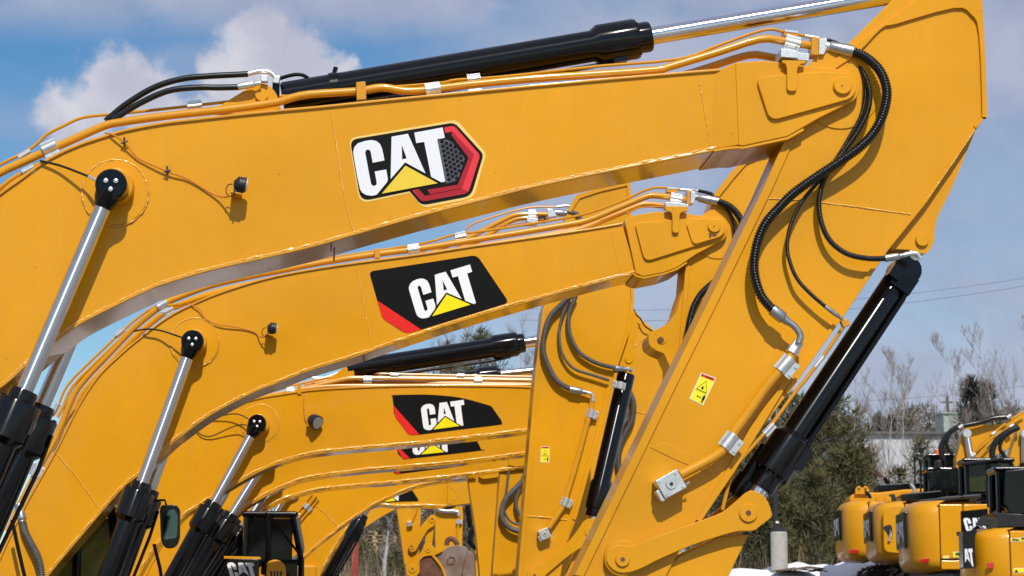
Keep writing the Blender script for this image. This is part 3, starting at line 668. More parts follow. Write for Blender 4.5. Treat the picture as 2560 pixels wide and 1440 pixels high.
# --- arm
aw0 = Y + .06; aw1 = Y + w - .06
A1o = rnd([(2300,-70,6),(2440,-80,20),(2456,0,8),(2468,270,14),(2440,322,14),(2317,503,4),(2219,625,4),(2113,783,4),(1969,985,6),(1825,1178,6),(1735,1310,5),(1600,1560,5),(1380,1560,5),(1440,1438,2),(1680,944,2),(1765,773,2),(1913,467,2),(1966,347,2),(2050,180,10)], 4)
am1 = build('arm', MB().prism(A1o, aw0, aw1, 0, aw0), 'yellow', m1, bevel=.006)
# proud edge plates round the head of the arm and along its lower edge
eo = [(2040,192),(2066,165),(2131,116),(2240,38),(2300,-6),(2360,-50),(2440,-80),(2456,0),(2468,270),(2462,292),(2440,322)]
ei = [(2062,196),(2082,176),(2145,132),(2205,70),(2240,60),(2385,20),(2428,36),(2448,84),(2456,280),(2450,292),(2434,314)]
build('edge_plate', MB().ribbon(sm(eo, 3), sm(ei, 3), aw0 - .03, aw0, 0, aw0 - .03), 'yellow', am1, bevel=.005)
le = [(1966,347),(1913,467),(1765,773),(1680,944),(1440,1438)]
build('lower_flange', MB().ribbon([(x - 3, y) for x, y in le], [(x + 19, y + 4) for x, y in le], aw0 - .022, aw1 + .022, 0, aw0 - .022), 'yellow', am1, bevel=.005)
re_ = [(2447,312),(2437,326),(2317,503),(2219,625),(2113,783),(1969,985)]
build('upper_flange', MB().ribbon([(x + 2, y) for x, y in re_], [(x - 9, y - 4) for x, y in re_], aw0 - .02, aw1 + .02, 0, aw0 - .02), 'yellow', am1, bevel=.005)
bead('weld_seam', [(1907,496),(2000,500),(2150,518),(2278,536)], aw0 - .001, .007, am1, .3); bead('weld_bead', [(2436,326),(2380,410),(2310,506)], aw0 - .016, .006, am1)
build('boss_plate', MB().prism(circ(2102, 222, 100, 48), aw0 - .012, aw0 + .01), 'yellow', am1, bevel=.004)
build('edge_plate', MB().prism([(1966,966),(1955,958),(1882,1058),(1825,1160),(1790,1220),(1740,1300),(1752,1304),(1840,1174)], aw0 - .03, aw0 + .02), 'yellow', am1, bevel=.004)
build('step_plate', MB().prism([(1625,1118),(1660,1105),(1740,1142),(1790,1172),(1780,1186),(1690,1150)], aw0 - .006, aw0), 'yellow', am1, bevel=.003)
lug = rnd([(2442,318,4),(2381,467,20),(2337,556,20),(2336,606,14),(2316,638,16),(2276,624,10),(2225,622,4),(2310,490,4)], 8)
for q in (.13, .38): build('cylinder_lug', MB().prism(lug, Y + q, Y + q + .09, 0, Y + .13), 'yellow', am1, bevel=.008)
pin(am1, 2304, 601, 17, Y + .13, .03)
warning(am1, tr(1660, 934, [(265,-8),(372,32),(277,228),(180,180)]), aw0)
# pipe down the arm to the valve block
pa = build('hydraulic_pipe', MB().tube(sm(P3([(1993,860),(1975,893),(1962,912),(1917,965),(1880,1018),(1829,1089),(1812,1118),(1795,1136),(1760,1157),(1702,1187)], Y - .06), 4), ms(12.5, Y), 14), 'pipe_yellow', m1)
b = MB(); b.lathe(W(1978,884,Y-.06), W(1999,850,Y-.06), [(0, ms(17,Y)), (.05, ms(17,Y)), (.05, ms(15,Y)), (.125, ms(14,Y))], 6); build('pipe_nut', b, ['zinc'], m1, bevel=.003)
clamp(m1, W(1962,912,Y-.06), W(1917,965,Y-.06) - W(1962,912,Y-.06), ms(13.5,Y), ms(46,Y), ear=-1); clamp(m1, W(1822,1104,Y-.06), W(1795,1140,Y-.06) - W(1822,1104,Y-.06), ms(13.5,Y), ms(44,Y), ear=-1)
block(m1, (1678,1210), (27,-15), (13,23), Y - .12, Y + .06)
pt = build('hydraulic_pipe', MB().tube(sm(P3([(2113,806),(2104,824),(2064,882),(2015,948),(1990,978),(1927,1064),(1880,1118),(1843,1160),(1818,1195),(1790,1240),(1748,1303)], Y + .05), 4), ms(5, Y), 8), 'pipe_yellow', m1)
build('hydraulic_pipe', MB().tube(sm(P3([(1838,1172),(1822,1210),(1812,1250),(1806,1275)], Y + .12), 4), ms(5, Y), 8), 'pipe_yellow', m1)
clamp(m1, W(1922,1072,Y+.05), W(1900,1096,Y+.05) - W(1922,1072,Y+.05), ms(5,Y), ms(36,Y), ear=-1, bolts=False); clamp(m1, W(2048,905,Y+.05), W(2030,928,Y+.05) - W(2048,905,Y+.05), ms(5,Y), ms(36,Y), ear=-1, bolts=False)
b = MB(); b.box(W(2112,808,Y+.05), (.03, 0, .012), (0, .03, 0), (-.012, 0, .03)); build('pipe_elbow', b, 'pipe_yellow', m1, bevel=.006)
# bucket ram
bc = cylinder(m1, 'bucket_cylinder', onc((1868,1282)), onc((1898,1222)), onc((2262,676)), ms(27, YC), ms(37, YC), ms(52, YC), YC, 'chrome', .34, None, collar=.16, port=False, byfoot=True)
dd = (onc((2262,676)) - onc((1898,1222))).normalized(); sd = Vector((dd.z, 0, -dd.x))
b = MB(); g = onc((1898,1222)); L0 = (onc((2262,676)) - g).length
b.tube([g + dd * .45 + sd * ms(44,Y) - Vector((0,.08,0)), g + dd * .6 + sd * ms(36,Y) - Vector((0,.09,0)), g + dd * (L0 - .25) + sd * ms(34,Y) - Vector((0,.09,0)), g + dd * (L0 - .05) + sd * ms(25,Y) - Vector((0,.1,0))], ms(7,Y), 10)
b.box(g + dd * .40 + sd * ms(46,Y) - Vector((0,.06,0)), dd * .10, sd * .05, Vector((0,.06,0)))
b.lathe(g + dd * (L0 - .02) - Vector((0,.13,0)), g + dd * (L0 - .02), [(0, ms(38,Y)), (.26, ms(38,Y))], 24)
b.box(g + dd * (L0 - .12) - Vector((0,.05,0)) + sd * ms(10,Y), dd * .08, sd * ms(30,Y), Vector((0,.09,0)))
b.box(g + dd * (L0 - .1) - Vector((0,.12,0)) - sd * ms(22,Y), dd * .06, sd * .05, Vector((0,.06,0)))
build('port_tube', b, 'black', bc)
b = MB()
b.lathe(onc((1835,1240)), onc((1880,1170)), [(0, ms(20,Y)), (.02, ms(24,Y)), (.2, ms(24,Y)), (.2, ms(18,Y)), (.5, ms(16,Y))], 16); build('link_cushion', b, 'black', bc)
# bucket links at the foot of the frame
lk1 = tr(1480, 1000, [(250,1185),(330,1190),(520,1115),(820,1010),(960,960),(1080,910),(1180,830),(1300,738),(1420,800),(1470,920),(1462,965),(1380,1030),(1320,1070),(1200,1075),(1060,1110),(820,1190),(560,1300),(400,1380),(300,1412),(220,1412),(150,1370),(115,1300),(135,1230),(190,1190)], 500/1636)
lko = build('bucket_link', MB().prism(sm(lk1, 3, True), Y - .03, Y + .05, 0, Y - .03), 'yellow', m1, bevel=.008)
build('bucket_link', MB().prism(sm(lk1, 3, True), Y + w - .05, Y + w + .03, 0, Y - .03), 'yellow', m1, bevel=.008)
pin(lko, 1870, 1283, 23, Y - .03, .02, 7); pin(lko, 1556, 1399, 18, Y - .03, .02, 6)
build('pivot_ring', MB().prism(circ(1556, 1396, 45, 36), Y - .01, Y + .06), 'yellow', am1, bevel=.008)
pw = [(1800,1340),(1872,1336),(1822,1440),(1740,1600),(1520,1600),(1640,1440),(1700,1390)]
build('power_link', MB().prism(pw, Y + .09, Y + w - .09, 0, Y + .09), 'yellow', m1, bevel=.008)
# cables and lamp
build('cable', MB().tube(sm(P3([(100,402,Y-.03),(150,414,Y-.06),(211,437,Y-.13),(247,453,Y-.2)], Y), 6), .010, 6), 'black_matte', m1)
ferrule(m1, W(222,441,Y-.15), W(250,456,Y-.22), .011, 'zinc')
wr = build('cable', MB().tube(sm(P3([(262,332,Y+.0),(285,338,Y-.04),(311,356,Y-.05),(335,385,Y-.03),(352,399,Y-.025),(418,428,Y-.035),(470,448,Y-.02),(520,478,Y-.02),(552,492,Y-.05),(580,490,Y-.15)], Y), 5), .0075, 6), 'wire_orange', m1)
for (x, y) in ((311,356),(418,428)):
    c = W(x, y, Y - .045); b = MB(); b.lathe(c - Vector((.012,0,0)), c + Vector((.012,0,0)), [(0,.015),(.024,.015)], 10); b.box(c + Vector((0,.02,.012)), (.006,0,.004), (0,.03,0), (-.004,0,.03)); b.box(c, (.03,0,.01), (0,.006,0), (0,0,.004)); build('cable_tie', b, 'black_matte', wr)
work_light(m1, 602, 461, 38, Y - .17, Y)
house(m1, foot.x, Y, w, zg(YC), 1.05)

# ================================================================== second excavator
Y = 24.4; w = .65; YC = Y + w / 2
foot = W(-25, 1560, YC)
m2 = empty('excavator', (foot.x, YC, zg(YC)), 'second nearest excavator, big flat black and red decal on its boom', 'excavator', ROW)
top = [(-60,1545),(-20,1450),(21,1356),(70,1257),(141,1131),(197,1020),(246,945),(299,892),(352,847),(422,795),(492,759),(562,731),(668,699),(773,678),(900,659),(1046,640),(1187,618),(1327,598),(1468,577),(1556,562)]
bot = [(20,1585),(65,1510),(120,1433),(211,1324),(299,1222),(352,1177),(422,1110),(457,1082),(527,1032),(633,976),(703,950),(773,922),(900,883),(976,857),(1152,799),(1327,748),(1503,700),(1590,680)]
bm2, T2, B2 = boom(m2, top, bot, Y, w, 5, 6)
to = [(1562,551),(1568,541),(1640,529),(1700,530),(1752,540)] + [(1785 + 35 * math.cos(R_(q)), 573 + 35 * math.sin(R_(q))) for q in range(-70, 71, 14)] + [(1740,636),(1692,669),(1660,681),(1608,691),(1590,684)]
b = MB(); b.prism(to, Y - .04, Y + .1, 0, Y - .04); b.prism(to, Y + w - .1, Y + w + .04, 0, Y - .04)
b.prism([(1562,551),(1575,541),(1610,690),(1590,684)], Y - .03, Y + w, 0, Y - .03)
tip2 = build('boom_tip', b, 'yellow', m2, bevel=.01)
build('tip_plate', MB().prism(rnd([(1588,562,14),(1600,556,8),(1740,545,16)] + [(1786 + 29 * math.cos(R_(q)), 570 + 29 * math.sin(R_(q)), 3) for q in range(-60, 71, 16)] + [(1612,655,20)], 6), Y - .075, Y - .035, 0, Y - .075), 'yellow', tip2, bevel=.008)
build('tip_plate', MB().prism(rnd([(1716,560,6),(1745,546,6)] + [(1787 + 25 * math.cos(R_(q)), 570 + 25 * math.sin(R_(q)), 3) for q in range(-70, 76, 18)] + [(1733,612,12)], 5), Y - .10, Y - .07, 0, Y - .10), 'yellow', tip2, bevel=.006)
tb = [(1586,685),(1600,690),(1610,692),(1660,682),(1692,670),(1716,654)]
build('tip_underplate', MB().ribbon(tb, off2(tb, -5), Y - .035, Y + w + .035, 0, Y - .035), 'yellow', tip2, bevel=.006)
pin(tip2, 1785, 566, 16.5, Y - .10, .03); build('pin_mark', MB().prism(circ(1785, 566, 1.6, 8), Y - .135, Y - .132), 'rust_and_shade', tip2)
build('grease_stain', MB().flat([[(1772,582),(1779,586),(1788,586),(1794,588),(1790,590),(1786,592),(1780,590),(1776,596),(1773,594)]], Y - .103), 'rust_and_shade', tip2)
build('clamp_bracket', MB().prism(rnd([(1664,515,2),(1720,516,2),(1720,528,2),(1702,530,6),(1699,540,4),(1698,582,8),(1681,582,8),(1681,540,4),(1678,530,6),(1664,526,2)], 3), Y - .12, Y - .09, 0, Y - .12), 'yellow', tip2, bevel=.005)
bead('weld_seam', [(893,664),(905,740),(930,860),(933,870)], Y - .002, .006, bm2, .3); bead('weld_seam', [(1528,580),(1545,650),(1555,690)], Y - .002, .005, bm2, .3)
bead('weld_seam', [(140,1133),(190,1190),(249,1272)], Y - .002, .006, bm2, .3)
un = W(912, 888, Y); build('weld_seam', MB().tube([Vector((un.x, Y + .01, un.z - .008)), Vector((un.x, Y + w, un.z - .008))], .006, 6), 'rust_and_shade', bm2)
k2 = lambda ps: [(900 + p[0] * .1597, 620 + p[1] * .1597) + tuple(p[2:]) for p in ps]
base = rnd(k2([(140,368,12),(1830,108,15),(2335,855,14),(965,1275,0),(720,1345,14),(350,1105,12)]), 8)
decal(bm2, base, rnd(k2([(277,826,0),(957,1276,0),(730,1343,14),(345,1100,12)]), 4), k2(LET['D']), Y)
ring(bm2, 'boss_plate', 487, 856, 60, Y - .012, Y + .01); bead('weld_ring', [tuple(p) for p in circ(487, 856, 61, 50)] + [(548, 856)], Y - .010, .008, bm2, .5); ring(bm2, 'boss', 487, 857, 31, Y - .13, Y, bevel=.02)
for yy in (Y - .225, Y + w + .225):
    e_, g_, f_ = [W(*p, Y - .225) for p in ((482,855),(356,1206),(215,1600))]
    cylinder(m2, 'boom_cylinder', *[Vector((p.x, yy, p.z)) for p in (e_, g_, f_)], ms(15.5, Y), ms(26, Y), ms(39, Y), yy, 'rod_chrome', .30, ms(27.5, Y), .19, collar=.10)
pm = [(20,1330),(46,1270),(70,1222),(100,1165),(141,1092),(183,990),(218,942),(260,898),(337,818),(404,764),(430,750),(520,716),(620,692),(703,676),(800,657),(934,636),(1046,622),(1222,594),(1398,565),(1468,551),(1540,522),(1609,494),(1640,489),(1722,500)]
pn = [(132,1040),(145,1016),(169,963),(230,900),(306,828),(350,790),(392,763),(430,735),(520,700),(640,676),(800,648),(1050,610),(1130,588),(1222,576),(1398,548),(1480,530),(1560,500),(1632,470),(1700,474)]
build('hydraulic_pipe', MB().tube(sm(P3(pm, Y + .07), 3), ms(8, Y), 10), 'pipe_yellow', m2)
build('hydraulic_pipe', MB().tube(sm(P3(pn, Y + .20), 3), ms(3.2, Y), 7), 'pipe_yellow', m2)
build('hydraulic_pipe', MB().tube(sm(P3([(p[0] + 12, p[1] + 4) for p in pn[:7]] + [(450,760),(520,738),(620,712)], Y + .05), 3), ms(4, Y), 7), 'pipe_yellow', m2)
build('hydraulic_pipe', MB().tube(sm([Vector((p.x, 2 * YC - p.y, p.z)) for p in P3(pm, Y + .07)], 3), ms(8, Y), 8), 'pipe_yellow', m2)
def c2(px, py, qx, qy, yy, r, ln, m='zinc', ear=1):
    c = W(px, py, yy); return clamp(m2, c, W(qx, qy, yy) - c, ms(r, yy), ms(ln, yy), m, 'pipe_clamp', ear)
c2(406,762,430,748,Y+.06,9,28); c2(300,832,320,815,Y+.19,6,26); c2(140,1022,150,1004,Y+.19,5,28); c2(422,776,440,766,Y+.02,4,24); c2(88,1175,98,1158,Y+.06,9,30); c2(1034,624,1060,620,Y+.06,9.5,30); c2(1152,592,1180,586,Y+.18,5,28,ear=-1); c2(1690,497,1720,502,Y+.03,10,30)
b = MB(); b.prism(rnd([(935,622,2),(949,620,2),(951,645,2),(937,647,2)], 2), Y - .02, Y + .14, 0, Y - .02); build('pipe_bracket', b, 'pipe_yellow', m2, bevel=.005)
b = MB(); b.prism([(1664,505),(1700,507),(1700,520),(1664,518)], Y - .1, Y + .1, 0, Y - .1); b.prism([(1698,508),(1722,511),(1720,524),(1698,523)], Y - .05, Y + .2, 0, Y - .05); build('clamp_base', b, 'zinc', m2, bevel=.005)
b = MB(); b.prism(rnd([(1668,468,2),(1694,470,2),(1693,482,2),(1667,480,2)], 2), Y + .12, Y + .26, 0, Y + .12); o = build('clamp_block', b, 'pipe_yellow', m2, bevel=.004)
build('clamp_top', MB().prism([(1668,467),(1694,469),(1694,473),(1668,472)], Y + .115, Y + .265, 0, Y + .12), 'zinc', o)
build('pipe_flange', MB().prism([(1718,476),(1726,477),(1726,511),(1717,510)], Y + .0, Y + .15), 'pipe_yellow', m2, bevel=.006)
build('flange_clamp', MB().prism([(1727,478),(1739,479),(1739,494),(1735,509),(1726,509)], Y + .01, Y + .14), 'zinc', m2, bevel=.006)
b = MB(); b.lathe(W(1736,492,Y+.05), W(1800,505,Y+.02), [(0, ms(8,Y)), (.04, ms(8,Y)), (.06, ms(10.5,Y)), (.16, ms(12,Y)), (ms(64,Y), ms(11.5,Y))], 18); build('ferrule', b, 'steel_hose', m2)
ferrule(m2, W(1700,474,Y+.2), W(1748,477,Y+.2), ms(3.2,Y), 'zinc')
hose('armoured_hose', P3([(1796,504,Y),(1825,517,Y-.04),(1850,545,Y-.08),(1862,585,Y-.1),(1856,630,Y-.1),(1825,675,Y-.1),(1785,706,Y-.1),(1756,732,Y-.1),(1737,762,Y-.1),(1727,792,Y-.1),(1721,825,Y-.1),(1722,862,Y-.1),(1742,930,Y-.1)], Y), ms(9.5, Y), m2, pitch=.024)
hose('armoured_hose', P3([(1746,477,Y+.2),(1780,486,Y+.15),(1810,512,Y+.05),(1832,550,Y),(1838,590,Y-.03),(1826,640,Y-.04),(1790,720,Y-.04),(1800,800,Y-.04)], Y), ms(5, Y), m2, pitch=.017, seg=9)
build('cable', MB().tube(sm(P3([(1500,552,Y+.03),(1560,530,Y+.03),(1572,532,Y),(1600,520,Y+.05),(1640,517,Y+.08),(1670,518,Y+.08)], Y), 5), .008, 6), 'wire_orange', m2)
# arm
aw0 = Y + .06; aw1 = Y + w - .06
A2 = [(1787,486),(1830,430),(1862,398),(1930,372),(2010,330),(2060,480),(1990,720),(1800,1040),(1690,1300),(1600,1450),(1560,1450),(1625,1250),(1660,1090),(1674,960),(1674,916),(1660,884),(1640,876)] + [(1652 + 31 * math.cos(R_(q)), 850 + 31 * math.sin(R_(q))) for q in range(150, 240, 18)] + [(1650,819),(1672,808),(1690,782),(1700,745),(1704,735),(1709,720),(1716,662),(1750,600)]
am2 = build('arm', MB().prism(A2, aw0, aw1, 0, aw0), 'yellow', m2, bevel=.006)
build('edge_plate', MB().ribbon([(1783,488),(1828,430),(1862,396),(1930,370),(1990,345)], [(1798,492),(1838,442),(1868,408),(1932,382),(1990,358)], aw0 - .03, aw0), 'yellow', am2, bevel=.005)
build('lower_flange', MB().ribbon([(1714,662),(1708,740),(1700,840),(1692,930),(1680,1010)], [(1726,664),(1719,742),(1711,842),(1703,932),(1691,1012)], aw0 - .022, aw1 + .02), 'yellow', am2, bevel=.005)
build('boss_plate', MB().prism(circ(1795, 585, 62, 40), aw0 - .012, aw0 + .01), 'yellow', am2, bevel=.004)
pin(am2, 1654, 848, 13, aw0, .01); build('lug_hole', MB().prism(circ(1652, 850, 8, 20), aw0 - .014, aw0 - .011), 'rust_and_shade', am2)
# lamp, cables, mirror, lower hose
build('cable', MB().tube(sm(P3([(335,828,Y-.02),(365,823,Y-.08),(400,826,Y-.1),(438,838,Y-.16),(460,846,Y-.2)], Y), 6), .010, 6), 'black_matte', m2)
build('cable', MB().tube(sm(P3([(470,760,Y-.0),(484,764,Y-.03),(498,772,Y-.04),(515,796,Y-.03),(545,811,Y-.03),(575,815,Y-.035),(610,822,Y-.02),(640,832,Y-.02),(650,842,Y-.06),(668,842,Y-.15)], Y), 5), .0075, 6), 'wire_orange', m2)
work_light(m2, 681, 820, 27, Y - .17, Y)
ferrule(m2, W(48,1262,Y+.05), W(58,1318,Y-.02), ms(10,Y)); hose('armoured_hose', P3([(56,1306,Y-.01),(62,1330,Y-.04),(76,1358,Y-.06),(92,1388,Y-.08),(101,1420,Y-.08),(103,1470,Y-.06),(95,1520,Y)], Y), ms(10, Y), m2, 'grey_hose', pitch=.024)
house(m2, foot.x, Y, w, zg(YC), 1.0)
cx0, cx1 = W(120, 1300, Y + 1.2).x, W(318, 1300, Y + 1.2).x
cab(m2, cx0, cx1, Y + .85, Y + 1.75, zg(YC) + 1.2, W(200, 1292, Y + 1.0).z, 'glass_green')
mr = build('mirror', MB().prism(rnd([(399,1272,10),(404,1262,10),(441,1262,10),(450,1274,10),(449,1345,10),(440,1368,14),(412,1372,14),(402,1350,8)], 8), Y + .3, Y + .42), 'black', m2, bevel=.012)
build('mirror_glass', MB().prism(rnd([(406,1280,6),(436,1272,6),(445,1290,6),(442,1345,8),(408,1350,8)], 6), Y + .292, Y + .298), 'mirror', mr)
build('mirror_arm', MB().tube(P3([(380,1252),(412,1250),(416,1264)], Y + .36), .014, 8), 'black', mr)
build('grab_rail', MB().tube(P3([(385,1360),(400,1420),(412,1500)], Y + .4), .02, 8), 'black', m2)
build('grab_rail', MB().tube(P3([(30,1300),(45,1370),(66,1460)], Y - .3), .022, 8), 'black', m2)

# ================================================================== third: boom hidden behind the second, arm in view
Y = 29.6; w = .55; YC = Y + w / 2
foot = W(100, 1520, YC)
m3 = empty('excavator', (foot.x, YC, zg(YC)), 'excavator hidden behind the second boom, only its upright arm with grey looped hoses showing', 'excavator', ROW)
boom(m3, [(60,1500),(130,1330),(250,1130),(380,960),(540,840),(720,770),(1000,710),(1200,650),(1330,600),(1420,572)], [(150,1520),(215,1330),(330,1170),(460,1040),(580,955),(720,905),(900,845),(1100,780),(1300,710),(1420,640)], Y, w, 4, 4, weld=False)
pm = [(1000,680),(1100,622),(1180,590),(1262,548),(1300,536),(1372,536)]
build('hydraulic_pipe', MB().tube(sm(P3(pm, Y + .05), 3), ms(6.5, Y), 10), 'pipe_yellow', m3)
build('hydraulic_pipe', MB().tube(sm(P3([(1000,690),(1120,632),(1200,600),(1270,556),(1310,545),(1372,546)], Y + .3), 3), ms(6.5, Y), 10), 'pipe_yellow', m3)
build('hydraulic_pipe', MB().tube(sm(P3([(1000,655),(1100,610),(1155,595),(1172,566),(1230,543),(1320,519),(1392,517)], Y + .2), 3), ms(2.6, Y), 7), 'pipe_yellow', m3)
build('cable', MB().tube(sm(P3([(1180,592),(1240,568),(1290,560),(1330,553),(1360,548)], Y + .0), 4), .008, 6), 'wire_orange', m3)
clamp(m3, W(1330,536,Y+.03), W(1360,536,Y+.03) - W(1330,536,Y+.03), ms(8,Y), ms(20,Y)); 
build('clamp_base', MB().prism([(1318,545),(1345,546),(1345,557),(1318,556)], Y - .1, Y + .2), 'zinc', m3, bevel=.005)
build('clamp_block', MB().prism([(1346,540),(1366,541),(1366,552),(1346,551)], Y + .0, Y + .2), 'black_matte', m3)
build('flange_clamp', MB().prism([(1368,521),(1382,522),(1393,540),(1370,543)], Y + .0, Y + .14), 'zinc', m3, bevel=.005)
ferrule(m3, W(1385,532,Y+.05), W(1420,533,Y+.05), ms(7.5,Y)); hose('armoured_hose', P3([(1416,533,Y+.05),(1436,533,Y+.02),(1450,545,Y-.03),(1458,580,Y-.06),(1455,640,Y-.08),(1430,720,Y-.08)], Y), ms(6.5, Y), m3, 'grey_hose', pitch=.022)
build('hydraulic_hose', MB().tube(sm(P3([(1392,517,Y+.2),(1420,515,Y+.2),(1440,522,Y+.2),(1450,540,Y+.15)], Y), 5), ms(3.4,Y), 8), 'steel_hose', m3)
aw0 = Y + .02; aw1 = Y + w - .05
A3 = [(1420,525),(1443,488),(1500,470),(1573,455),(1578,620),(1583,752),(1570,830),(1538,924),(1528,968),(1500,1080),(1465,1210),(1440,1300),(1415,1363),(1390,1500),(1290,1500),(1297,1440),(1340,934),(1359,769),(1385,640)]
am3 = build('arm', MB().prism(A3, aw0, aw1, 0, aw0), 'yellow', m3, bevel=.006)
build('edge_plate', MB().ribbon([(1418,528),(1441,487),(1500,469),(1576,454),(1581,620),(1586,752),(1573,832),(1541,926)], [(1428,530),(1450,496),(1502,479),(1568,464),(1573,620),(1578,750),(1566,829),(1534,923)], aw0 - .025, aw0), 'yellow', am3, bevel=.004)
build('lower_flange', MB().ribbon([(1357,769),(1338,934),(1295,1440)], [(1366,770),(1348,935),(1306,1441)], aw0 - .02, aw1 + .02), 'yellow', am3, bevel=.004)
re_ = [(1528,968),(1500,1080),(1465,1210),(1440,1300)]
build('upper_flange', MB().ribbon(re_, [(x - 10, y - 2) for x, y in re_], aw0 - .02, aw1 + .02), 'yellow', am3, bevel=.004)
bead('weld_bead', [(1318,1290),(1370,1294),(1417,1300)], aw0 - .004, .012, am3)
lg = rnd([(1583,770,3),(1590,790,6),(1596,815,14),(1580,880,10),(1592,895,12),(1590,915,14),(1570,924,10),(1536,926,3)], 5)
for q in (.1, .36): build('cylinder_lug', MB().prism(lg, Y + q, Y + q + .07, 0, Y + .1), 'yellow', am3, bevel=.006)
pin(am3, 1572, 899, 10, Y + .1, .02)
warning(am3, [(1353,1116),(1374,1116),(1373,1157),(1351,1156)], aw0)
b = 6.5
hose('armoured_hose', P3([(1424,740),(1405,760),(1377,790),(1361,835),(1359,882),(1378,930),(1398,957),(1428,974)], Y - .07), ms(7.5, Y), m3, 'grey_hose', pitch=.022)
hose('armoured_hose', P3([(1428,740),(1415,765),(1403,800),(1398,838),(1405,882),(1433,920),(1486,939),(1524,951)], Y - .06), ms(4, Y), m3, 'grey_hose', pitch=.018, seg=9)
hose('armoured_hose', P3([(1440,740),(1425,775),(1421,805),(1426,840),(1450,882),(1493,908),(1540,920)], Y - .06), ms(6, Y), m3, 'grey_hose', pitch=.020, seg=10)
ferrule(m3, W(1424,973,Y-.07), W(1466,981,Y-.07), ms(7.5,Y)); elbow('hose_elbow', P3([(1462,980),(1476,984),(1482,992),(1481,1004)], Y - .07), ms(5, Y), m3)
ferrule(m3, W(1534,920,Y-.05), W(1566,923,Y-.02), ms(6,Y)); elbow('hose_elbow', P3([(1562,922,Y-.02),(1574,922,Y),(1578,928,Y+.05)], Y), ms(4.5, Y), m3)
build('hydraulic_pipe', MB().tube(sm(P3([(1481,1000),(1478,1020),(1472,1040),(1466,1065),(1440,1160),(1412,1252),(1400,1278),(1372,1320)], Y - .05), 4), ms(7, Y), 10), 'pipe_yellow', m3)
for (a, c) in (((1477,1034),(1472,1050)), ((1413,1255),(1406,1272))): clamp(m3, W(*a, Y-.05), W(*c, Y-.05) - W(*a, Y-.05), ms(7.5,Y), ms(22,Y), ear=-1)
block(m3, (1362,1335), (12,-5), (5,12), Y - .12, Y + .03)
build('hydraulic_pipe', MB().tube(sm(P3([(1528,955),(1520,990),(1500,1060),(1470,1160),(1440,1270),(1418,1350)], Y + .03), 4), ms(3.2, Y), 7), 'pipe_yellow', m3)
def on3(p): return W(p[0], p[1], YC)
cylinder(m3, 'bucket_cylinder', on3((1476,1332)), on3((1484,1292)), on3((1566,934)), ms(14,YC), ms(22.5,YC), ms(27,YC), YC, 'chrome', .35, None, collar=.12, port=False, byfoot=True)
clamp(m3, W(1551,964,Y), W(1546,985,Y) - W(1551,964,Y), ms(9,Y), ms(18,Y))
lk3 = tr(1200, 1140, [(560,1440),(590,1360),(700,1300),(900,1180),(1060,1030),(1180,880),(1260,770),(1380,750),(1440,800),(1430,960),(1300,1050),(1180,1120),(1060,1200),(940,1300),(800,1420),(720,1500),(560,1500)], 360/1728)
l3 = build('bucket_link', MB().prism(sm(lk3, 3, True), Y - .03, Y + .04), 'yellow', m3, bevel=.006); pin(l3, 1475, 1330, 13, Y - .03, .015, 4); pin(l3, 1336, 1439, 12, Y - .03, .015, 4)
build('power_link', MB().prism([(1440,1380),(1480,1355),(1500,1340),(1480,1500),(1390,1500)], Y + .1, Y + w - .1), 'yellow', m3, bevel=.006)
house(m3, foot.x, Y, w, zg(YC) - .1, .95)

def small_pipes(root, pts, Y, r, dy=.07):
    return build('hydraulic_pipe', MB().tube(sm(P3(pts, Y + dy), 3), ms(r, Y), 8), 'pipe_yellow', root)
# ================================================================== fourth: curved black decal, lamp, its own rams
Y = 32.8; w = .55; YC = Y + w / 2
foot = W(250, 1520, YC)
m4 = empty('excavator', (foot.x, YC, zg(YC)), 'excavator with the full curved black decal and a hooded lamp on its boom', 'excavator', ROW)
top = [(180,1500),(260,1350),(360,1190),(460,1085),(560,1025),(640,1000),(700,989),(800,976),(976,968),(1152,967),(1338,971),(1450,985)]
bot = [(300,1530),(370,1390),(453,1293),(503,1257),(563,1222),(598,1201),(650,1173),(703,1152),(773,1133),(879,1120),(976,1112),(1152,1094),(1327,1073),(1450,1060)]
b4, T4, B4 = boom(m4, top, bot, Y, w, 5, 6)
zz = lambda ps: tr(800, 934, ps)
decal(b4, sm([(982,988),(1030,986.5),(1080,987),(1150,994),(1215,1011),(1228,1016),(1236,1026),(1253,1051),(1254,1058),(1248,1062),(1150,1074),(1049,1086.5),(1030,1087),(1020,1080),(988,1041),(984,1015),(981,992)], 3, True), zz([(524,228),(707,433),(640,436),(620,420),(535,310)]), zz([(890,308),(993,372),(805,398)]), Y)
ring(b4, 'boss_plate', 650, 1058, 47, Y - .012, Y + .01); bead('weld_ring', [tuple(p) for p in circ(650, 1058, 48, 40)] + [(698, 1058)], Y - .004, .008, b4); ring(b4, 'boss', 648, 1062, 26, Y - .12, Y, bevel=.02)
for yy in (Y - .21, Y + w + .21):
    e_, g_, f_ = [W(*p, Y - .21) for p in ((643,1060),(536,1255),(390,1530))]
    cylinder(m4, 'boom_cylinder', *[Vector((p.x, yy, p.z)) for p in (e_, g_, f_)], ms(11.5, Y), ms(22, Y), ms(30, Y), yy, 'rod_chrome', .32, ms(22.5, Y), .19, collar=.13)
cylinder(m4, 'arm_cylinder', W(1591,811,YC), W(1311,857,YC), W(866,926,YC), ms(14,YC), ms(25,YC), ms(31,YC), YC, 'chrome', .35, None, collar=.13, byfoot=True)
b = MB(); b.tube(sm(P3([(780,944),(810,945),(860,926),(872,918)], YC), 5), ms(3.5,Y), 8); build('hose_elbow', b, 'zinc', m4)
build('ram_bracket', MB().prism([(780,978),(845,930),(862,916),(885,925),(890,970)], YC - .15, YC + .15), 'yellow', b4, bevel=.008)
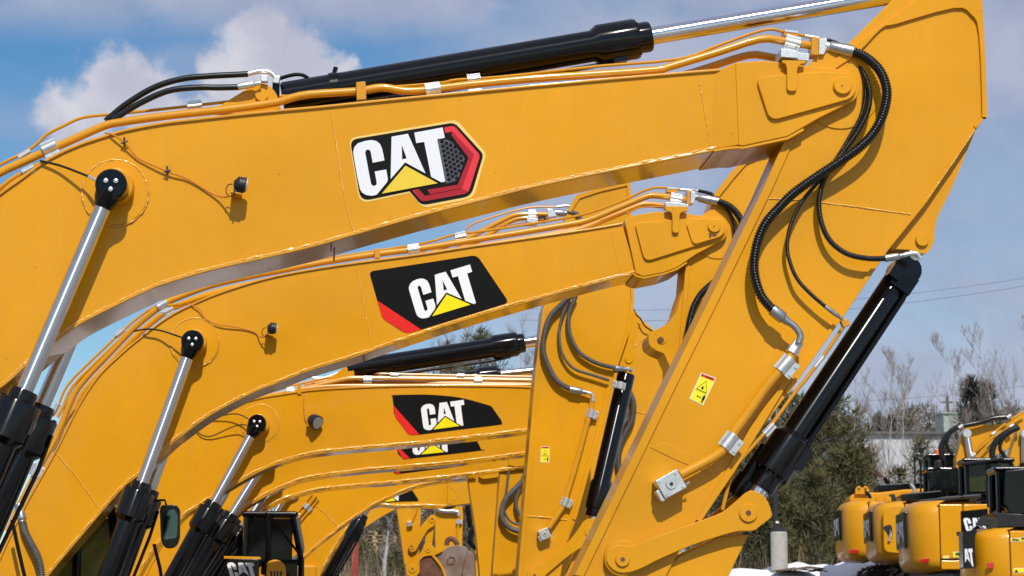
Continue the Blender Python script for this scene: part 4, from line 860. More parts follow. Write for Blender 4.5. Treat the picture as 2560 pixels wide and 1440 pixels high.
small_pipes(m4, [(640,1000),(700,985),(745,975),(800,962),(860,948),(891,945),(1000,946),(1116,947),(1345,951)], Y, 6)
small_pipes(m4, [(640,990),(740,962),(820,944),(880,932),(980,935),(1116,938),(1345,942)], Y, 3, .2)
small_pipes(m4, [(650,992),(760,972),(850,964),(1000,964),(1200,962),(1345,962)], Y, 4, .02)
small_pipes(m4, [(760,962),(850,948),(900,956),(1100,958),(1345,958)], Y, 5, .4)
for (x, y) in ((919,951),(1195,953),(726,979),(986,938),(1152,940)): clamp(m4, W(x, y, Y+.05), W(x+30, y+1, Y+.05) - W(x, y, Y+.05), ms(8 if y > 945 else 4.5,Y), ms(20,Y), bolts=False)
build('pipe_bracket', MB().prism([(743,962),(752,960),(753,984),(744,985)], Y - .03, Y + .12), 'pipe_yellow', m4)
# hooded lamp
c = W(785, 1052, Y - .12); b = MB(); d = Vector((.55, -.55, -.35)).normalized()
b.lathe(c - d * .10, c + d, [(0,.02),(.03,.075),(.07,.10),(.16,.112),(.19,.11)], 20); lo = build('work_light', b, 'dark_plastic', m4)
build('lens', MB().lathe(c + d * .085, c + d, [(0,.095),(.01,.095)], 18), 'lens', lo); build('bracket', MB().prism([(768,1056),(782,1060),(780,1068),(766,1064)], Y - .14, Y), 'yellow', lo)
build('cable', MB().tube(P3([(760,985),(759,1015),(762,1045),(768,1058)], Y - .03), .007, 5), 'wire_orange', m4)
build('cable', MB().tube(sm(P3([(520,1050,Y-.02),(570,1036,Y-.1),(600,1037,Y-.15),(625,1050,Y-.2)], Y), 6), .009, 6), 'black_matte', m4)
build('cable', MB().tube(sm(P3([(490,1075,Y-.03),(505,1088,Y-.04),(530,1090,Y-.05),(570,1072,Y-.1),(600,1062,Y-.14),(623,1064,Y-.2)], Y), 6), .009, 6), 'black_matte', m4)
A = [(1540,770),(1586,776),(1606,800),(1628,818),(1640,832),(1660,860),(1720,900),(1720,1300),(1600,1640),(1400,1640),(1400,1300),(1420,1100),(1430,1000),(1490,860)]
a4 = build('arm', MB().prism(sm(A, 2, True), Y + .05, Y + w - .05, 0, Y + .05), 'yellow', m4, bevel=.006)
pin(a4, 1591, 811, 10, Y + .05, .02); bead('weld_seam', [(1585,870),(1606,848),(1622,842)], Y + .05, .01, a4)
bead('weld_seam', [(1580,1028),(1604,1032),(1640,1040)], Y + .048, .009, a4)
build('cable', MB().tube(sm(P3([(1584,772,Y-.04),(1590,786,Y-.05),(1602,798,Y-.06),(1612,815,Y-.05),(1632,829,Y-.02)], Y), 5), .012, 6), 'black_matte', m4)
hose('armoured_hose', P3([(1560,960),(1578,990),(1584,1020),(1578,1055),(1562,1085),(1550,1115),(1546,1150),(1549,1175),(1562,1200),(1590,1250)], Y - .03), ms(8, Y), m4, 'grey_hose', pitch=.022)
hose('hydraulic_hose', P3([(1560,1000),(1568,1040),(1548,1080),(1530,1120),(1520,1180),(1540,1260)], Y - .0), ms(5, Y), m4, 'grey_hose')
build('bucket', MB().prism([(1440,1640),(1600,1640),(1700,1900),(1500,1950)], Y - .3, Y + w + .3), 'rust', m4, bevel=.02)
house(m4, foot.x, Y, w, zg(YC), .92)

# ================================================================== fifth
Y = 36.2; w = .55; YC = Y + w / 2
foot = W(400, 1500, YC)
m5 = empty('excavator', (foot.x, YC, zg(YC)), 'excavator whose boom shows a half covered black decal under the curved one', 'excavator', ROW)
top = [(340,1490),(420,1340),(520,1190),(620,1090),(720,1040),(860,1010),(1000,1004),(1152,1008),(1338,1020),(1420,1040)]
bot = [(450,1500),(520,1370),(600,1276),(650,1243),(703,1216),(773,1192),(900,1175),(976,1168),(1152,1153),(1320,1131),(1420,1120)]
b5, T5, B5 = boom(m5, top, bot, Y, w, 5, 6)
decal(b5, sm(zz([(548,300),(700,280),(900,330),(1090,450),(1112,470),(1147,540),(1140,548),(640,605),(590,600),(545,535)]), 3, True), zz([(540,525),(560,525),(642,604),(600,606),(580,590)]), zz([(800,500),(885,558),(720,575)]), Y)
for yy in (Y - .21, Y + w + .21):
    e_, g_, f_ = [W(*p, Y - .21) for p in ((668,1145),(581,1284),(445,1520))]
    cylinder(m5, 'boom_cylinder', *[Vector((p.x, yy, p.z)) for p in (e_, g_, f_)], ms(11, Y), ms(21, Y), ms(28, Y), yy, 'rod_chrome', .34, ms(21, Y), .19, collar=.14)
cylinder(m5, 'arm_cylinder', W(1440,915,YC), W(1252,936,YC), W(930,985,YC), ms(11,YC), ms(17,YC), ms(24,YC), YC, 'chrome', .3, None)
build('ram_bracket', MB().prism([(1030,1000),(1040,935),(1060,930),(1075,1000)], YC - .15, YC + .15), 'yellow', b5)
build('arm', MB().prism([(1360,930),(1440,890),(1480,1000),(1430,1440),(1380,1600),(1320,1600),(1330,1440),(1345,1120)], Y + .05, Y + w - .05), 'yellow', m5)
house(m5, foot.x, Y, w, zg(YC), .92)
# black side panel with the white letters, low in the picture
pb = MB().prism(rnd([(568,1396,3),(648,1398,3),(648,1500,3),(560,1500,3)], 3), Y - .5, Y - .45); sp = build('side_panel', pb, 'black', m5, bevel=.01)
f = affine([(622,1447),(644,1458),(606,1460)]); b = MB()
for k_ in ('C', 'T'): b.flat([[(568 + (p[0] - 764) * .068, 1408 + (p[1] - 257 + (p[0] - 764) * .30) * .066 - 20) for p in LET[k_]]], Y - .503)
b.flat([[(568 + (p[0] - 764) * .068, 1408 + (p[1] - 257 + (p[0] - 764) * .30) * .066 - 20) for p in LET['A']], [(568 + (p[0] - 764) * .068, 1408 + (p[1] - 257 + (p[0] - 764) * .30) * .066 - 20) for p in LET['H']]], Y - .503)
build('panel_lettering', b, 'white_print', sp, recalc=False, smooth=False)
build('panel_frame', MB().prism([(560,1390),(650,1392),(652,1398),(560,1396)], Y - .5, Y - .3), 'yellow', sp)
build('frame_casting', MB().prism(sm([(664,1500),(666,1420),(672,1404),(690,1399),(708,1408),(714,1430),(716,1500)], 4), Y - .45, Y - .1), 'yellow', m5, bevel=.02)
for x in (676, 684, 692, 700): build('casting_slot', MB().prism([(x, 1428), (x + 4, 1427), (x + 4, 1440), (x, 1440)], Y - .455, Y - .452), 'black_matte', m5)

# ================================================================== sixth
Y = 39.8; w = .55; YC = Y + w / 2
foot = W(470, 1500, YC)
m6 = empty('excavator', (foot.x, YC, zg(YC)), 'excavator showing only a sliver of decal below the half covered one', 'excavator', ROW)
top = [(410,1490),(500,1330),(600,1200),(700,1120),(820,1075),(1000,1060),(1152,1062),(1250,1080),(1330,1100)]
bot = [(500,1500),(560,1400),(620,1310),(680,1260),(740,1236),(800,1222),(900,1211),(976,1205),(1152,1187),(1250,1174),(1330,1165)]
b6, T6, B6 = boom(m6, top, bot, Y, w, 5, 5)
decal(b6, sm(zz([(520,560),(700,520),(900,560),(1000,610),(1018,640),(1010,655),(570,712),(545,712),(515,685)]), 3, True), zz([(512,683),(535,675),(572,710),(548,713)]), zz([(722,612),(787,661),(650,682)]), Y)
for yy in (Y - .21, Y + w + .21):
    e_, g_, f_ = [W(*p, Y - .21) for p in ((690,1190),(610,1318),(480,1530))]
    cylinder(m6, 'boom_cylinder', *[Vector((p.x, yy, p.z)) for p in (e_, g_, f_)], ms(10, Y), ms(19, Y), ms(24, Y), yy, 'rod_chrome', .34, ms(19, Y), .19, collar=.14)
build('tip_plate', MB().prism(sm([(1271,1157),(1277,1163),(1290,1167),(1324,1162),(1400,1150),(1400,1080),(1290,1090)], 3, True), Y - .05, Y), 'yellow', b6, bevel=.006)
a6 = build('arm', MB().prism([(1252,1180),(1300,1120),(1360,1100),(1390,1160),(1340,1440),(1320,1600),(1215,1600),(1232,1440)], Y + .06, Y + w - .06), 'yellow', m6, bevel=.006)
build('lower_flange', MB().ribbon([(1250,1185),(1231,1440),(1215,1600)], [(1262,1186),(1243,1441),(1227,1601)], Y + .04, Y + w - .04), 'yellow', a6, bevel=.004)
hose('hydraulic_hose', P3([(1317,1170),(1308,1200),(1282,1228),(1263,1250),(1254,1280),(1257,1300),(1275,1320),(1305,1330),(1340,1335)], Y - .08), ms(7, Y), m6, 'grey_hose')
hose('hydraulic_hose', P3([(1272,1178),(1267,1220),(1262,1255),(1262,1280),(1275,1302),(1300,1312),(1340,1315)], Y - .05), ms(3.2, Y), m6, 'grey_hose')
hose('hydraulic_hose', P3([(1312,1190),(1296,1225),(1290,1255),(1295,1280),(1312,1298),(1340,1305)], Y - .06), ms(5, Y), m6, 'grey_hose')
house(m6, foot.x, Y, w, zg(YC), .92)
xa, xb = W(618, 1300, Y + .5).x, W(756, 1300, Y + .5).x
cab(m6, xa, xb, Y - .9, Y - .1, zg(YC) + 1.2, W(680, 1296, Y - .5).z)
build('grab_rail', MB().tube(P3([(664,1282),(700,1322),(756,1396)], Y - 1.0), .022, 8), 'black', m6)

# ================================================================== seventh: boom bends below the sixth, pipes and a looped grey hose
Y = 43.0; w = .55; YC = Y + w / 2
foot = W(640, 1480, YC)
m7 = empty('excavator', (foot.x, YC, zg(YC)), 'excavator with a grey hose looping off the lower left of its plain boom', 'excavator', ROW)
top = [(590,1450),(640,1355),(690,1278),(765,1222),(880,1190),(1000,1165),(1100,1160),(1190,1165)]
bot = [(660,1500),(710,1434),(760,1392),(800,1357),(850,1318),(895,1285),(940,1258),(985,1236),(1040,1215),(1100,1203),(1190,1192)]
b7, T7, B7 = boom(m7, top, bot, Y, w, 4, 4)
bead('weld_seam', [(786,1262),(820,1290),(846,1316)], Y, .01, b7, .3)
for yy in (Y - .21, Y + w + .21):
    e_, g_, f_ = [W(*p, Y - .21) for p in ((735,1205),(676,1302),(580,1470))]
    cylinder(m7, 'boom_cylinder', *[Vector((p.x, yy, p.z)) for p in (e_, g_, f_)], ms(8, Y), ms(15, Y), ms(19, Y), yy, 'rod_chrome', .3, ms(15, Y), .17, collar=.12)
small_pipes(m7, [(666,1388),(700,1345),(745,1295),(790,1240)], Y, 4, -.04); small_pipes(m7, [(655,1385),(690,1340),(738,1288),(780,1236)], Y, 2.4, -.02); small_pipes(m7, [(676,1392),(708,1352),(752,1302),(796,1248)], Y, 3, -.03)
for (x, y) in ((690,1356),(767,1267)): clamp(m7, W(x, y, Y-.04), W(x+20, y-22, Y-.04) - W(x, y, Y-.04), ms(6,Y), ms(13,Y), bolts=False)
build('hose_fitting', MB().prism([(662,1378),(676,1366),(682,1374),(668,1388)], Y - .1, Y), 'zinc', m7, bevel=.01); build('hose_fitting', MB().prism([(740,1284),(750,1284),(750,1298),(741,1298)], Y - .1, Y), 'zinc', m7, bevel=.01)
hose('hydraulic_hose', P3([(745,1295),(746,1320),(752,1350),(754,1375),(745,1392),(725,1401),(700,1398),(670,1390),(655,1389)], Y - .25), ms(6.5, Y), m7, 'grey_hose')
a7 = build('arm', MB().prism([(1170,1195),(1240,1150),(1290,1180),(1280,1400),(1270,1600),(1230,1600),(1200,1440),(1190,1330)], Y + .06, Y + w - .06), 'yellow', m7, bevel=.006)
build('tip_plate', MB().prism(sm([(1197,1187),(1203,1195),(1215,1197),(1262,1186),(1270,1150),(1210,1160)], 3, True), Y - .05, Y), 'yellow', b7, bevel=.006)
house(m7, foot.x, Y, w, zg(YC), .9)

# ================================================================== eighth: level boom, pin and black hoses at its tip
Y = 48.0; w = .5; YC = Y + w / 2
foot = W(760, 1500, YC)
m8 = empty('excavator', (foot.x, YC, zg(YC)), 'far excavator with a level boom, round tip pin and bundled black hoses', 'excavator', ROW)
top = [(700,1440),(800,1330),(880,1240),(960,1200),(1040,1188),(1110,1186),(1170,1196)]
bot = [(780,1470),(860,1330),(930,1266),(1000,1265),(1060,1264),(1110,1264),(1160,1258)]
b8, T8, B8 = boom(m8, top, bot, Y, w, 4, 4)
tp = [(1120,1190),(1160,1205),(1190,1222)] + [(1197 + 15 * math.cos(R_(q)), 1238 + 15 * math.sin(R_(q))) for q in range(-60, 71, 20)] + [(1180,1258),(1130,1264),(1118,1258)]
t8 = build('boom_tip', MB().prism(tp, Y - .05, Y + w + .05), 'yellow', m8, bevel=.01); pin(t8, 1197, 1238, 8, Y - .05, .02)
bead('weld_seam', [(1120,1212),(1134,1222),(1146,1232)], Y - .05, .008, t8); bead('weld_seam', [(1118,1262),(1130,1252),(1145,1240)], Y - .05, .008, t8)
decal(b8, zz([(380,925),(600,800),(640,815),(660,835),(702,900),(695,908),(550,912)]), None, zz([(470,845),(540,903),(400,920)]), Y)
for yy in (Y - .2, Y + w + .2):
    e_, g_, f_ = [W(*p, Y - .2) for p in ((965,1185),(908,1286),(812,1460))]
    cylinder(m8, 'boom_cylinder', *[Vector((p.x, yy, p.z)) for p in (e_, g_, f_)], ms(8.5, Y), ms(15, Y), ms(18, Y), yy, 'rod_chrome', .4, ms(15, Y), .17, collar=.14)
for j, (dx, dy, r) in enumerate(((0, 0, 5.5), (-6, 3, 4), (5, 2, 3.5))):
    hose('hydraulic_hose', P3([(1190 + dx*.4,1212),(1210 + dx,1224 + dy),(1219 + dx,1250 + dy),(1216 + dx,1280),(1200 + dx,1304 + dy),(1180 + dx*2,1325),(1173 + dx,1350),(1185 + dx,1368 - dy),(1215,1378 - dy*2),(1250,1380 - dy*2)] if j != 1 else [(1186,1214),(1206,1230),(1212,1262),(1213,1300),(1207,1325),(1208,1350),(1220,1362),(1250,1366)], Y - .12 - .03 * j), ms(r, Y), m8, 'rubber')
for (x, y) in ((1176,1208),(1194,1212)): build('hose_fitting', MB().lathe(W(x, y, Y-.1), W(x+18, y+5, Y-.1), [(0, ms(6,Y)), (ms(7,Y), ms(6,Y)), (ms(7,Y), ms(4.5,Y)), (ms(16,Y), ms(4.5,Y))], 8), 'zinc', m8)
build('arm', MB().prism([(1170,1215),(1210,1190),(1232,1230),(1240,1440),(1230,1640),(1196,1640),(1190,1440),(1183,1270)], Y + .05, Y + w - .05), 'yellow', m8, bevel=.006)
hose('hydraulic_hose', P3([(1106,1262),(1115,1270),(1130,1268),(1142,1262)], Y + .3), ms(3.5, Y), m8, 'grey_hose')
house(m8, foot.x, Y, w, zg(YC), .9)

# ================================================================== ninth and tenth: arms with bucket linkage, rusty bucket
Y = 55.0; w = .5; YC = Y + w / 2
m9 = empty('excavator', (W(1120,1500,YC).x, YC, zg(YC)), 'far excavator seen only as a short arm with a grey hose above the rusty bucket', 'excavator', ROW)
q = 540/2560
z9 = lambda ps: tr(860, 1180, ps, q)
a9 = build('arm', MB().prism(z9([(1075,380),(1400,330),(1410,500),(1400,880),(1380,1300),(1090,1300),(1085,880),(1080,500)]), Y + .05, Y + w), 'yellow', m9, bevel=.006)
hose('hydraulic_hose', P3(z9([(1090,430),(1140,455),(1200,465),(1290,465),(1330,470)]), Y - .05), ms(5.5, Y), m9, 'steel_hose'); elbow('hose_elbow', P3(z9([(1310,466),(1345,470),(1360,490),(1358,520)]), Y - .05), ms(4.5, Y), m9)
build('hydraulic_pipe', MB().tube(P3(z9([(1358,520),(1352,640),(1345,840)]), Y - .03), ms(2.6,Y), 7), 'pipe_yellow', m9); clamp(m9, W(*z9([(1357,590)])[0], Y-.03), (0,0,1), ms(4,Y), ms(10,Y), bolts=False)
build('bucket_cylinder', MB().lathe(W(*z9([(1465,390)])[0], YC), W(*z9([(1505,700)])[0], YC), [(0,.07),(.6,.07)], 14), 'black', m9)
boom(m9, [(760,1350),(900,1270),(1000,1235),(1100,1220),(1130,1225)], [(800,1400),(920,1310),(1010,1262),(1100,1258),(1130,1258)], Y, w, 3, 3, weld=False)
house(m9, W(760,1400,YC).x, Y, w, zg(YC), .85)
Y = 51.4; YC = Y + w / 2
m10 = empty('excavator', (W(1030,1500,YC).x, YC, zg(YC)), 'far excavator with a narrow arm carrying the rusty bucket on its links', 'excavator', ROW)
a10 = build('arm', MB().prism(z9([(625,400),(900,380),(915,400),(890,900),(880,1060),(860,1233),(740,1233),(725,1100),(690,900)]), Y, Y + w), 'yellow', m10, bevel=.006)
build('lower_flange', MB().ribbon(z9([(622,400),(720,1100)]), z9([(640,400),(738,1100)]), Y - .02, Y + w), 'yellow', a10)
warning(a10, z9([(716,385),(800,395),(798,440),(716,440)]), Y)
small_pipes(m10, z9([(870,410),(840,500),(800,590)]), Y, 2.6, -.05); block(m10, z9([(780,612)])[0], (5.5,-1.5), (1.5,6), Y - .12, Y)
def link2(pts, y0, y1, nm='bucket_link'): return build(nm, MB().prism(sm(z9(pts), 3, True), y0, y1), 'yellow', m10, bevel=.006)
l1 = link2([(760,900),(800,840),(900,660),(980,560),(1030,512),(1085,520),(1092,575),(1060,640),(990,690),(900,840),(860,920),(800,950)], Y - .12, Y - .04)
link2([(975,640),(1060,640),(1055,760),(1045,860),(1030,930),(960,910),(965,780)], Y - .02, Y + .1)
for (x, y, r) in ((1045,560,9),(800,882,8)): pin(l1, *z9([(x, y)])[0], r, Y - .12, .02, 3)
# bucket
bk = build('bucket', MB().prism(z9([(890,1060),(950,1000),(1060,985),(1160,945),(1230,890),(1330,865),(1430,880),(1470,905),(1420,1100),(1380,1300),(1200,1300),(900,1250),(890,1150)]), Y - .25, Y + w + .4), 'rust', m10, bevel=.02)
build('bucket_interior_shade', MB().prism(z9([(895,1065),(950,1003),(1052,990),(1108,1062),(1158,1132),(1200,1233),(1190,1300),(900,1255)]), Y - .262, Y - .252), 'rust_and_shade', bk)  # dark sheet on the solid bucket, painting the shade of its hollow interior
be = build('bucket_ear', MB().prism(sm(z9([(740,1190),(735,1120),(780,1090),(860,1010),(930,920),(950,860),(1010,845),(1060,880),(1120,930),(1170,910),(1160,940),(1080,985),(960,1000),(900,1050),(895,1130),(890,1200),(830,1240),(770,1230)]), 3, True), Y - .32, Y - .26), 'yellow', m10, bevel=.008)
pin(be, *z9([(998,922)])[0], 7, Y - .32, .02, 2); pin(be, *z9([(812,1150)])[0], 10, Y - .32, .02, 3); 
build('lift_eye', MB().tube(sm(P3(z9([(1215,870),(1225,820),(1250,795),(1300,800),(1330,840),(1350,870)]), Y - .1), 5), .06, 8), 'rust_and_shade', bk)
build('wear_plate', MB().prism(z9([(1460,915),(1530,960),(1560,1080),(1590,1300),(1390,1300),(1410,1110)]), Y - .2, Y + w), 'rust', bk, bevel=.02)
build('bucket_rim', MB().tube(P3(z9([(1050,990),(1110,1060),(1160,1130),(1220,1300)]), Y - .29), .035, 8), 'yellow', bk)
build('bucket_mark', MB().tube(sm(P3(z9([(1245,1015),(1310,1020),(1295,1085),(1225,1085)]), Y - .258), 4, True) , .014, 6), 'rust_and_shade', bk)
house(m10, W(700,1420,YC).x, Y, w, zg(YC), .85)

# ================================================================== rear-facing machines on the right
RG = 'excavators parked with their counterweights to the left'
def cw_mesh(x0, x1, y0, y1, z0, z1, lev, rc=.55):
    """counterweight: plan rounded at the back corners, stacked with set-in levels"""
    b = MB(); n = 7; rows = []
    for (t, ins) in lev:
        z = z0 + (z1 - z0) * t; a, c, d = x0 + ins, y0 + ins, y1 - ins; r = rc; ring_ = [(x1, c)]
        for k in range(n): q = R_(90 * k / (n - 1)); ring_.append((a + r - r * math.sin(q), c + r - r * math.cos(q)))
        m_ = (c + d) / 2
        ring_ += [(a - .06, c + (d - c) * .3), (a - .08, m_), (a - .06, c + (d - c) * .7)]
        for k in range(n): q = R_(90 * k / (n - 1)); ring_.append((a + r - r * math.cos(q), d - r + r * math.sin(q)))
        ring_.append((x1, d)); rows.append([(x, y, z) for x, y in ring_])
    N_ = len(rows[0]); vs = [p for r_ in rows for p in r_]; fs = [tuple(range(N_ - 1, -1, -1)), tuple(range((len(rows) - 1) * N_, len(rows) * N_))]
    for i in range(len(rows) - 1):
        for k in range(N_): fs.append((i * N_ + k, i * N_ + (k + 1) % N_, (i + 1) * N_ + (k + 1) % N_, (i + 1) * N_ + k))
    return b.add(vs, fs)
def rear_letters(x, yc, zc, h, wd):
    """white letters lying in the plane of the rear face, reading from the left"""
    b = MB()
    def g(p):
        u = (p[0] - 764) / 1050; v = (p[1] - 257 + (p[0] - 764) * .30) / 890
        return Vector((x, yc + wd * (.5 - u), zc + h * (.5 - v) + h * .12))
    for k_ in 'CAT':
        loops = [LET[k_]] + ([LET['H']] if k_ == 'A' else [])
        pts = [[Vector((p[0], p[1], 0)) for p in l] for l in loops]; tri = tessellate_polygon(pts); b.add([g(p) for l in loops for p in l], tri)
    return b
def rear_machine(label, px0, pbot, ptop, Y, wid, seam, xend, rear=None, red=None):
    Yn = Y; x0 = W(px0, 1350, Yn).x; z0 = W(px0 + 60, pbot, Yn).z; z1 = W(px0 + 60, ptop, Yn).z; x1 = W(seam, 1350, Yn).x; x2 = W(xend, 1350, Yn).x
    gz = z0 - 1.12
    m = empty('excavator', (x0, Yn, zg(Yn + wid / 2)), label, 'excavator', RG); m.rotation_euler.z = R_(-8.0)
    lev = [(0, .22), (.03, .10), (.09, .03), (.16, 0), (.80, 0), (.90, .04), (.96, .12), (1.0, .26)]
    cw = build('counterweight', cw_mesh(x0, x1 - .012, Yn, Yn + wid, z0, z1, lev), 'yellow', m, angle=50)
    yc = Yn + wid / 2; hh = z1 - z0
    rp = MB(); rp.abox(x0 - .088, x0 + .02, yc - wid * .27, yc + wid * .27, z0 + hh * .34, z0 + hh * .86)
    if rear is None:
        r_ = build('rear_panel', rp, 'black', cw, bevel=.02)
        build('panel_lettering', rear_letters(x0 - .091, yc, z0 + hh * .60, hh * .42, wid * .48), 'silver_print', m, recalc=False, smooth=False)
    xm = x1 + (x2 - x1) * .48
    for (xa, xb) in ((x1 + .014, xm - .008), (xm + .008, x2)):
        sp = build('side_door', MB().abox(xa, xb, Yn + .03, Yn + .9, z0 + hh * .17, z1 - hh * .06), 'yellow', m, bevel=.03)
    build('latch', MB().abox(xm - .16, xm - .05, Yn + .012, Yn + .03, z0 + hh * .5, z0 + hh * .55), 'black_matte', sp, bevel=.006)
    build('panel_gap', MB().abox(x1 - .03, x2 - .02, Yn + .06, Yn + .8, z0 + hh * .1, z1 - hh * .1), 'black_matte', m)
    b = MB(); b.abox(x1 + .012, x2, Yn + .05, Yn + .88, z0 + hh * .02, z0 + hh * .155); build('skirt', b, 'yellow', m, bevel=.03)
    b = MB(); b.abox(x1, x2 - .2, Yn + .9, Yn + wid - .05, z0 + hh * .1, z1 + .02); build('engine_deck', b, 'yellow', m, bevel=.05)
    if red: build('reflector', MB().prism(red, Yn - .012, Yn + .06, 0, Yn - .012), 'reflector', m, bevel=.006)
    for q in (.32, wid - .32): tracks(m, x0 + .5, x2 + .9, Yn + q, .3, zg(Yn + wid / 2), max(.7, gz + 1.0 - zg(Yn + wid / 2)))
    mm = MB(); mm.abox(x0 + 1.4, x2 - .1, Yn + .6, Yn + wid - .6, zg(Yn + wid / 2) + .4, z0); build('undercarriage', mm, 'black_matte', m)
    return m, x0, x1, x2, z0, z1
r1, *g1 = rear_machine('leftmost counterweight machine on the right, two lifting eyes on top', 2113, 1400, 1249, 57.0, 2.8, 2172, 2330, red=[(2124,1374),(2147,1374),(2144,1383),(2122,1383)])
for x in (2135, 2151):
    b = MB().prism(rnd([(x - 9,1236,1),(x - 9,1222,5),(x,1213,6),(x + 9,1222,5),(x + 9,1236,1)], 4), 57.9, 58.0); o = build('lifting_eye', b, 'yellow', r1, bevel=.01); build('eye_hole', MB().prism(circ(x, 1223, 3, 12), 57.885, 57.89), 'rust_and_shade', o)
build('engine_deck', MB().prism(sm([(2110,1255),(2115,1238),(2140,1230),(2180,1232),(2302,1222),(2310,1255)], 2), 58, 59.4), 'yellow', r1, bevel=.05)
build('hood', MB().prism([(2178,1228),(2180,1212),(2300,1206),(2302,1222)], 58.1, 59.3), 'black', r1, bevel=.03)
build('exhaust', MB().tube(P3([(2200,1212),(2194,1205),(2188,1196)], 58.6), .06, 10), 'black', r1); build('mirror', MB().prism(rnd([(2157,1226,4),(2168,1230,4),(2176,1244,4),(2172,1248,4),(2160,1238,4)], 3), 57.2, 57.3), 'black', r1)
r2, *g2 = rear_machine('second counterweight machine from the left, with a dished rear corner and a bright handle', 2192, 1402, 1252, 53.0, 2.8, 2262, 2440, red=None)
build('dish', MB().prism(rnd([(2207,1270,16),(2256,1262,10),(2256,1385,10),(2210,1380,14)], 8), 52.985, 53.05), 'yellow', r2, bevel=.02)
build('handle', MB().tube(sm(P3([(2224,1326),(2226,1336),(2225,1348),(2222,1354)], 52.95), 4), .035, 8), 'chrome', r2); build('handle_recess', MB().prism(sm([(2208,1318),(2225,1312),(2230,1325),(2228,1352),(2216,1330)], 3, True), 52.97, 52.984), 'dark_plastic', r2)
for x in (2192, 2214): build('lifting_eye', MB().prism(rnd([(x - 8,1254,1),(x - 7,1243,4),(x + 7,1241,4),(x + 8,1254,1)], 3), 53.4, 53.5), 'yellow', r2, bevel=.01)
build('hood', MB().prism([(2243,1254),(2243,1236),(2258,1234),(2340,1227),(2346,1238),(2346,1250)], 53.6, 55.0), 'black', r2, bevel=.03)
build('side_panel', MB().prism([(2215,1254),(2218,1236),(2228,1235),(2234,1254)], 53.5, 53.8), 'dark_plastic', r2)
build('exhaust', MB().tube(sm(P3([(2267,1236),(2264,1222),(2256,1212)], 54.3), 4), .055, 10), 'zinc', r2)
for p in (((2261,1146),(2264,1232)), ((2263,1149),(2268,1146),(2274,1152),(2276,1170),(2277,1232)), ((2277,1186),(2296,1196),(2318,1212))): build('handrail', MB().tube(P3(p, 54.6), .024, 7), 'black', r2)
r3, *g3 = rear_machine('third counterweight machine from the left, white letters on a black square on its side', 2280, 1428, 1250, 48.0, 2.8, 2348, 2470, red=[(2299,1398),(2324,1396),(2319,1406),(2297,1406)])
Y = 48.0
b = MB(); e = .004; fc = lambda p: (2404 + (p[0] - 764) * .0545, 1281 + (p[1] - 257 + (p[0] - 764) * .28) * .0545)
b.flat([[(2397,1279),(2463,1273),(2463,1327),(2399,1333)]], Y + .03 - e, 0)
for k_ in 'CAT': b.flat([[fc(p) for p in LET[k_]]] + ([[fc(p) for p in LET['H']]] if k_ == 'A' else []), Y + .03 - e * 2, 1)
build('decal', b, ['black_print', 'white_print'], r3, recalc=False, smooth=False)
def sticker(root, x0, y0, x1, y1, Y, bars=True):
    b = MB(); b.flat([[(x0, y0), (x1, y0 - 1), (x1, y1 - 1), (x0, y1)]], Y - .006, 1); b.flat([[(x0 + 1, y0 + 1), (x1 - 1, y0), (x1 - 1, y1 - 2), (x0 + 1, y1 - 1)]], Y - .009, 0)
    return b
def milton(root, x0, y0, h, Y):
    """small dealer sticker: black italic letters drawn as strokes"""
    b = sticker(root, x0, y0, x0 + h * 4.6, y0 + h, Y); S = h * .42; x = x0 + h * .5; yb = y0 + h * .72; ink = h * .085
    def st(*pp):
        for (ax, ay), (bx, by) in zip(pp, pp[1:]):
            A_, B_ = Vector((x + ax * S + ay * S * .12, yb - ay * S)), Vector((x + bx * S + by * S * .12, yb - by * S)); d = (B_ - A_).normalized(); n_ = Vector((-d.y, d.x)) * ink
            b.flat([[A_ - n_, B_ - n_, B_ + n_, A_ + n_]], Y - .012, 2)
    for ch, adv in zip('Milton', (1.25, .4, .4, .65, .9, .9)):
        if ch == 'M': st((0, 0), (0, 1.4), (.5, .4), (1, 1.4), (1, 0))
        if ch == 'i': st((0, 0), (0, .85)); st((0, 1.2), (0, 1.4))
        if ch == 'l': st((0, 0), (0, 1.4))
        if ch == 't': st((.25, 1.3), (.25, 0), (.45, 0)); st((0, .85), (.5, .85))
        if ch == 'o': st((0, .2), (0, .65), (.2, .85), (.5, .85), (.65, .65), (.65, .2), (.5, 0), (.2, 0), (0, .2))
        if ch == 'n': st((0, 0), (0, .85)); st((0, .6), (.3, .85), (.6, .6), (.6, 0))
        x += adv * S
    return build('sticker', b, ['label_yellow', 'label_white', 'black_print'], root, recalc=False, smooth=False)
milton(r3, 2379, 1380, 14, Y + .03)
build('sticker', sticker(r3, 2355, 1390, 2370, 1397, Y + .03), ['label_yellow', 'label_white'], r3, recalc=False, smooth=False)
build('hood', MB().prism([(2310,1256),(2312,1250),(2350,1242),(2440,1236),(2440,1246)], 48.5, 50.2), 'dark_plastic', r3, bevel=.02)
build('deck_trim', MB().tube(P3([(2292,1252),(2350,1246),(2440,1239)], 48.3), .012, 8), 'dark_plastic', r3)
build('mirror', MB().prism(rnd([(2386,1234,3),(2394,1236,3),(2405,1245,3),(2396,1247,3)], 3), 48.3, 48.4), 'black', r3)
r4, *g4 = rear_machine('nearest machine at the lower right corner, black rear corner panel and dark hood on top', 2440, 1468, 1318, 42.0, 2.5, 2521, 2720, rear=0, red=None)
Y = 42.0
build('reflector', MB().prism(rnd([(2467,1409,2),(2480,1405,3),(2484,1410,2),(2483,1421,2),(2469,1421,2)], 2), Y - .012, Y + .03), 'reflector', r4, bevel=.006)
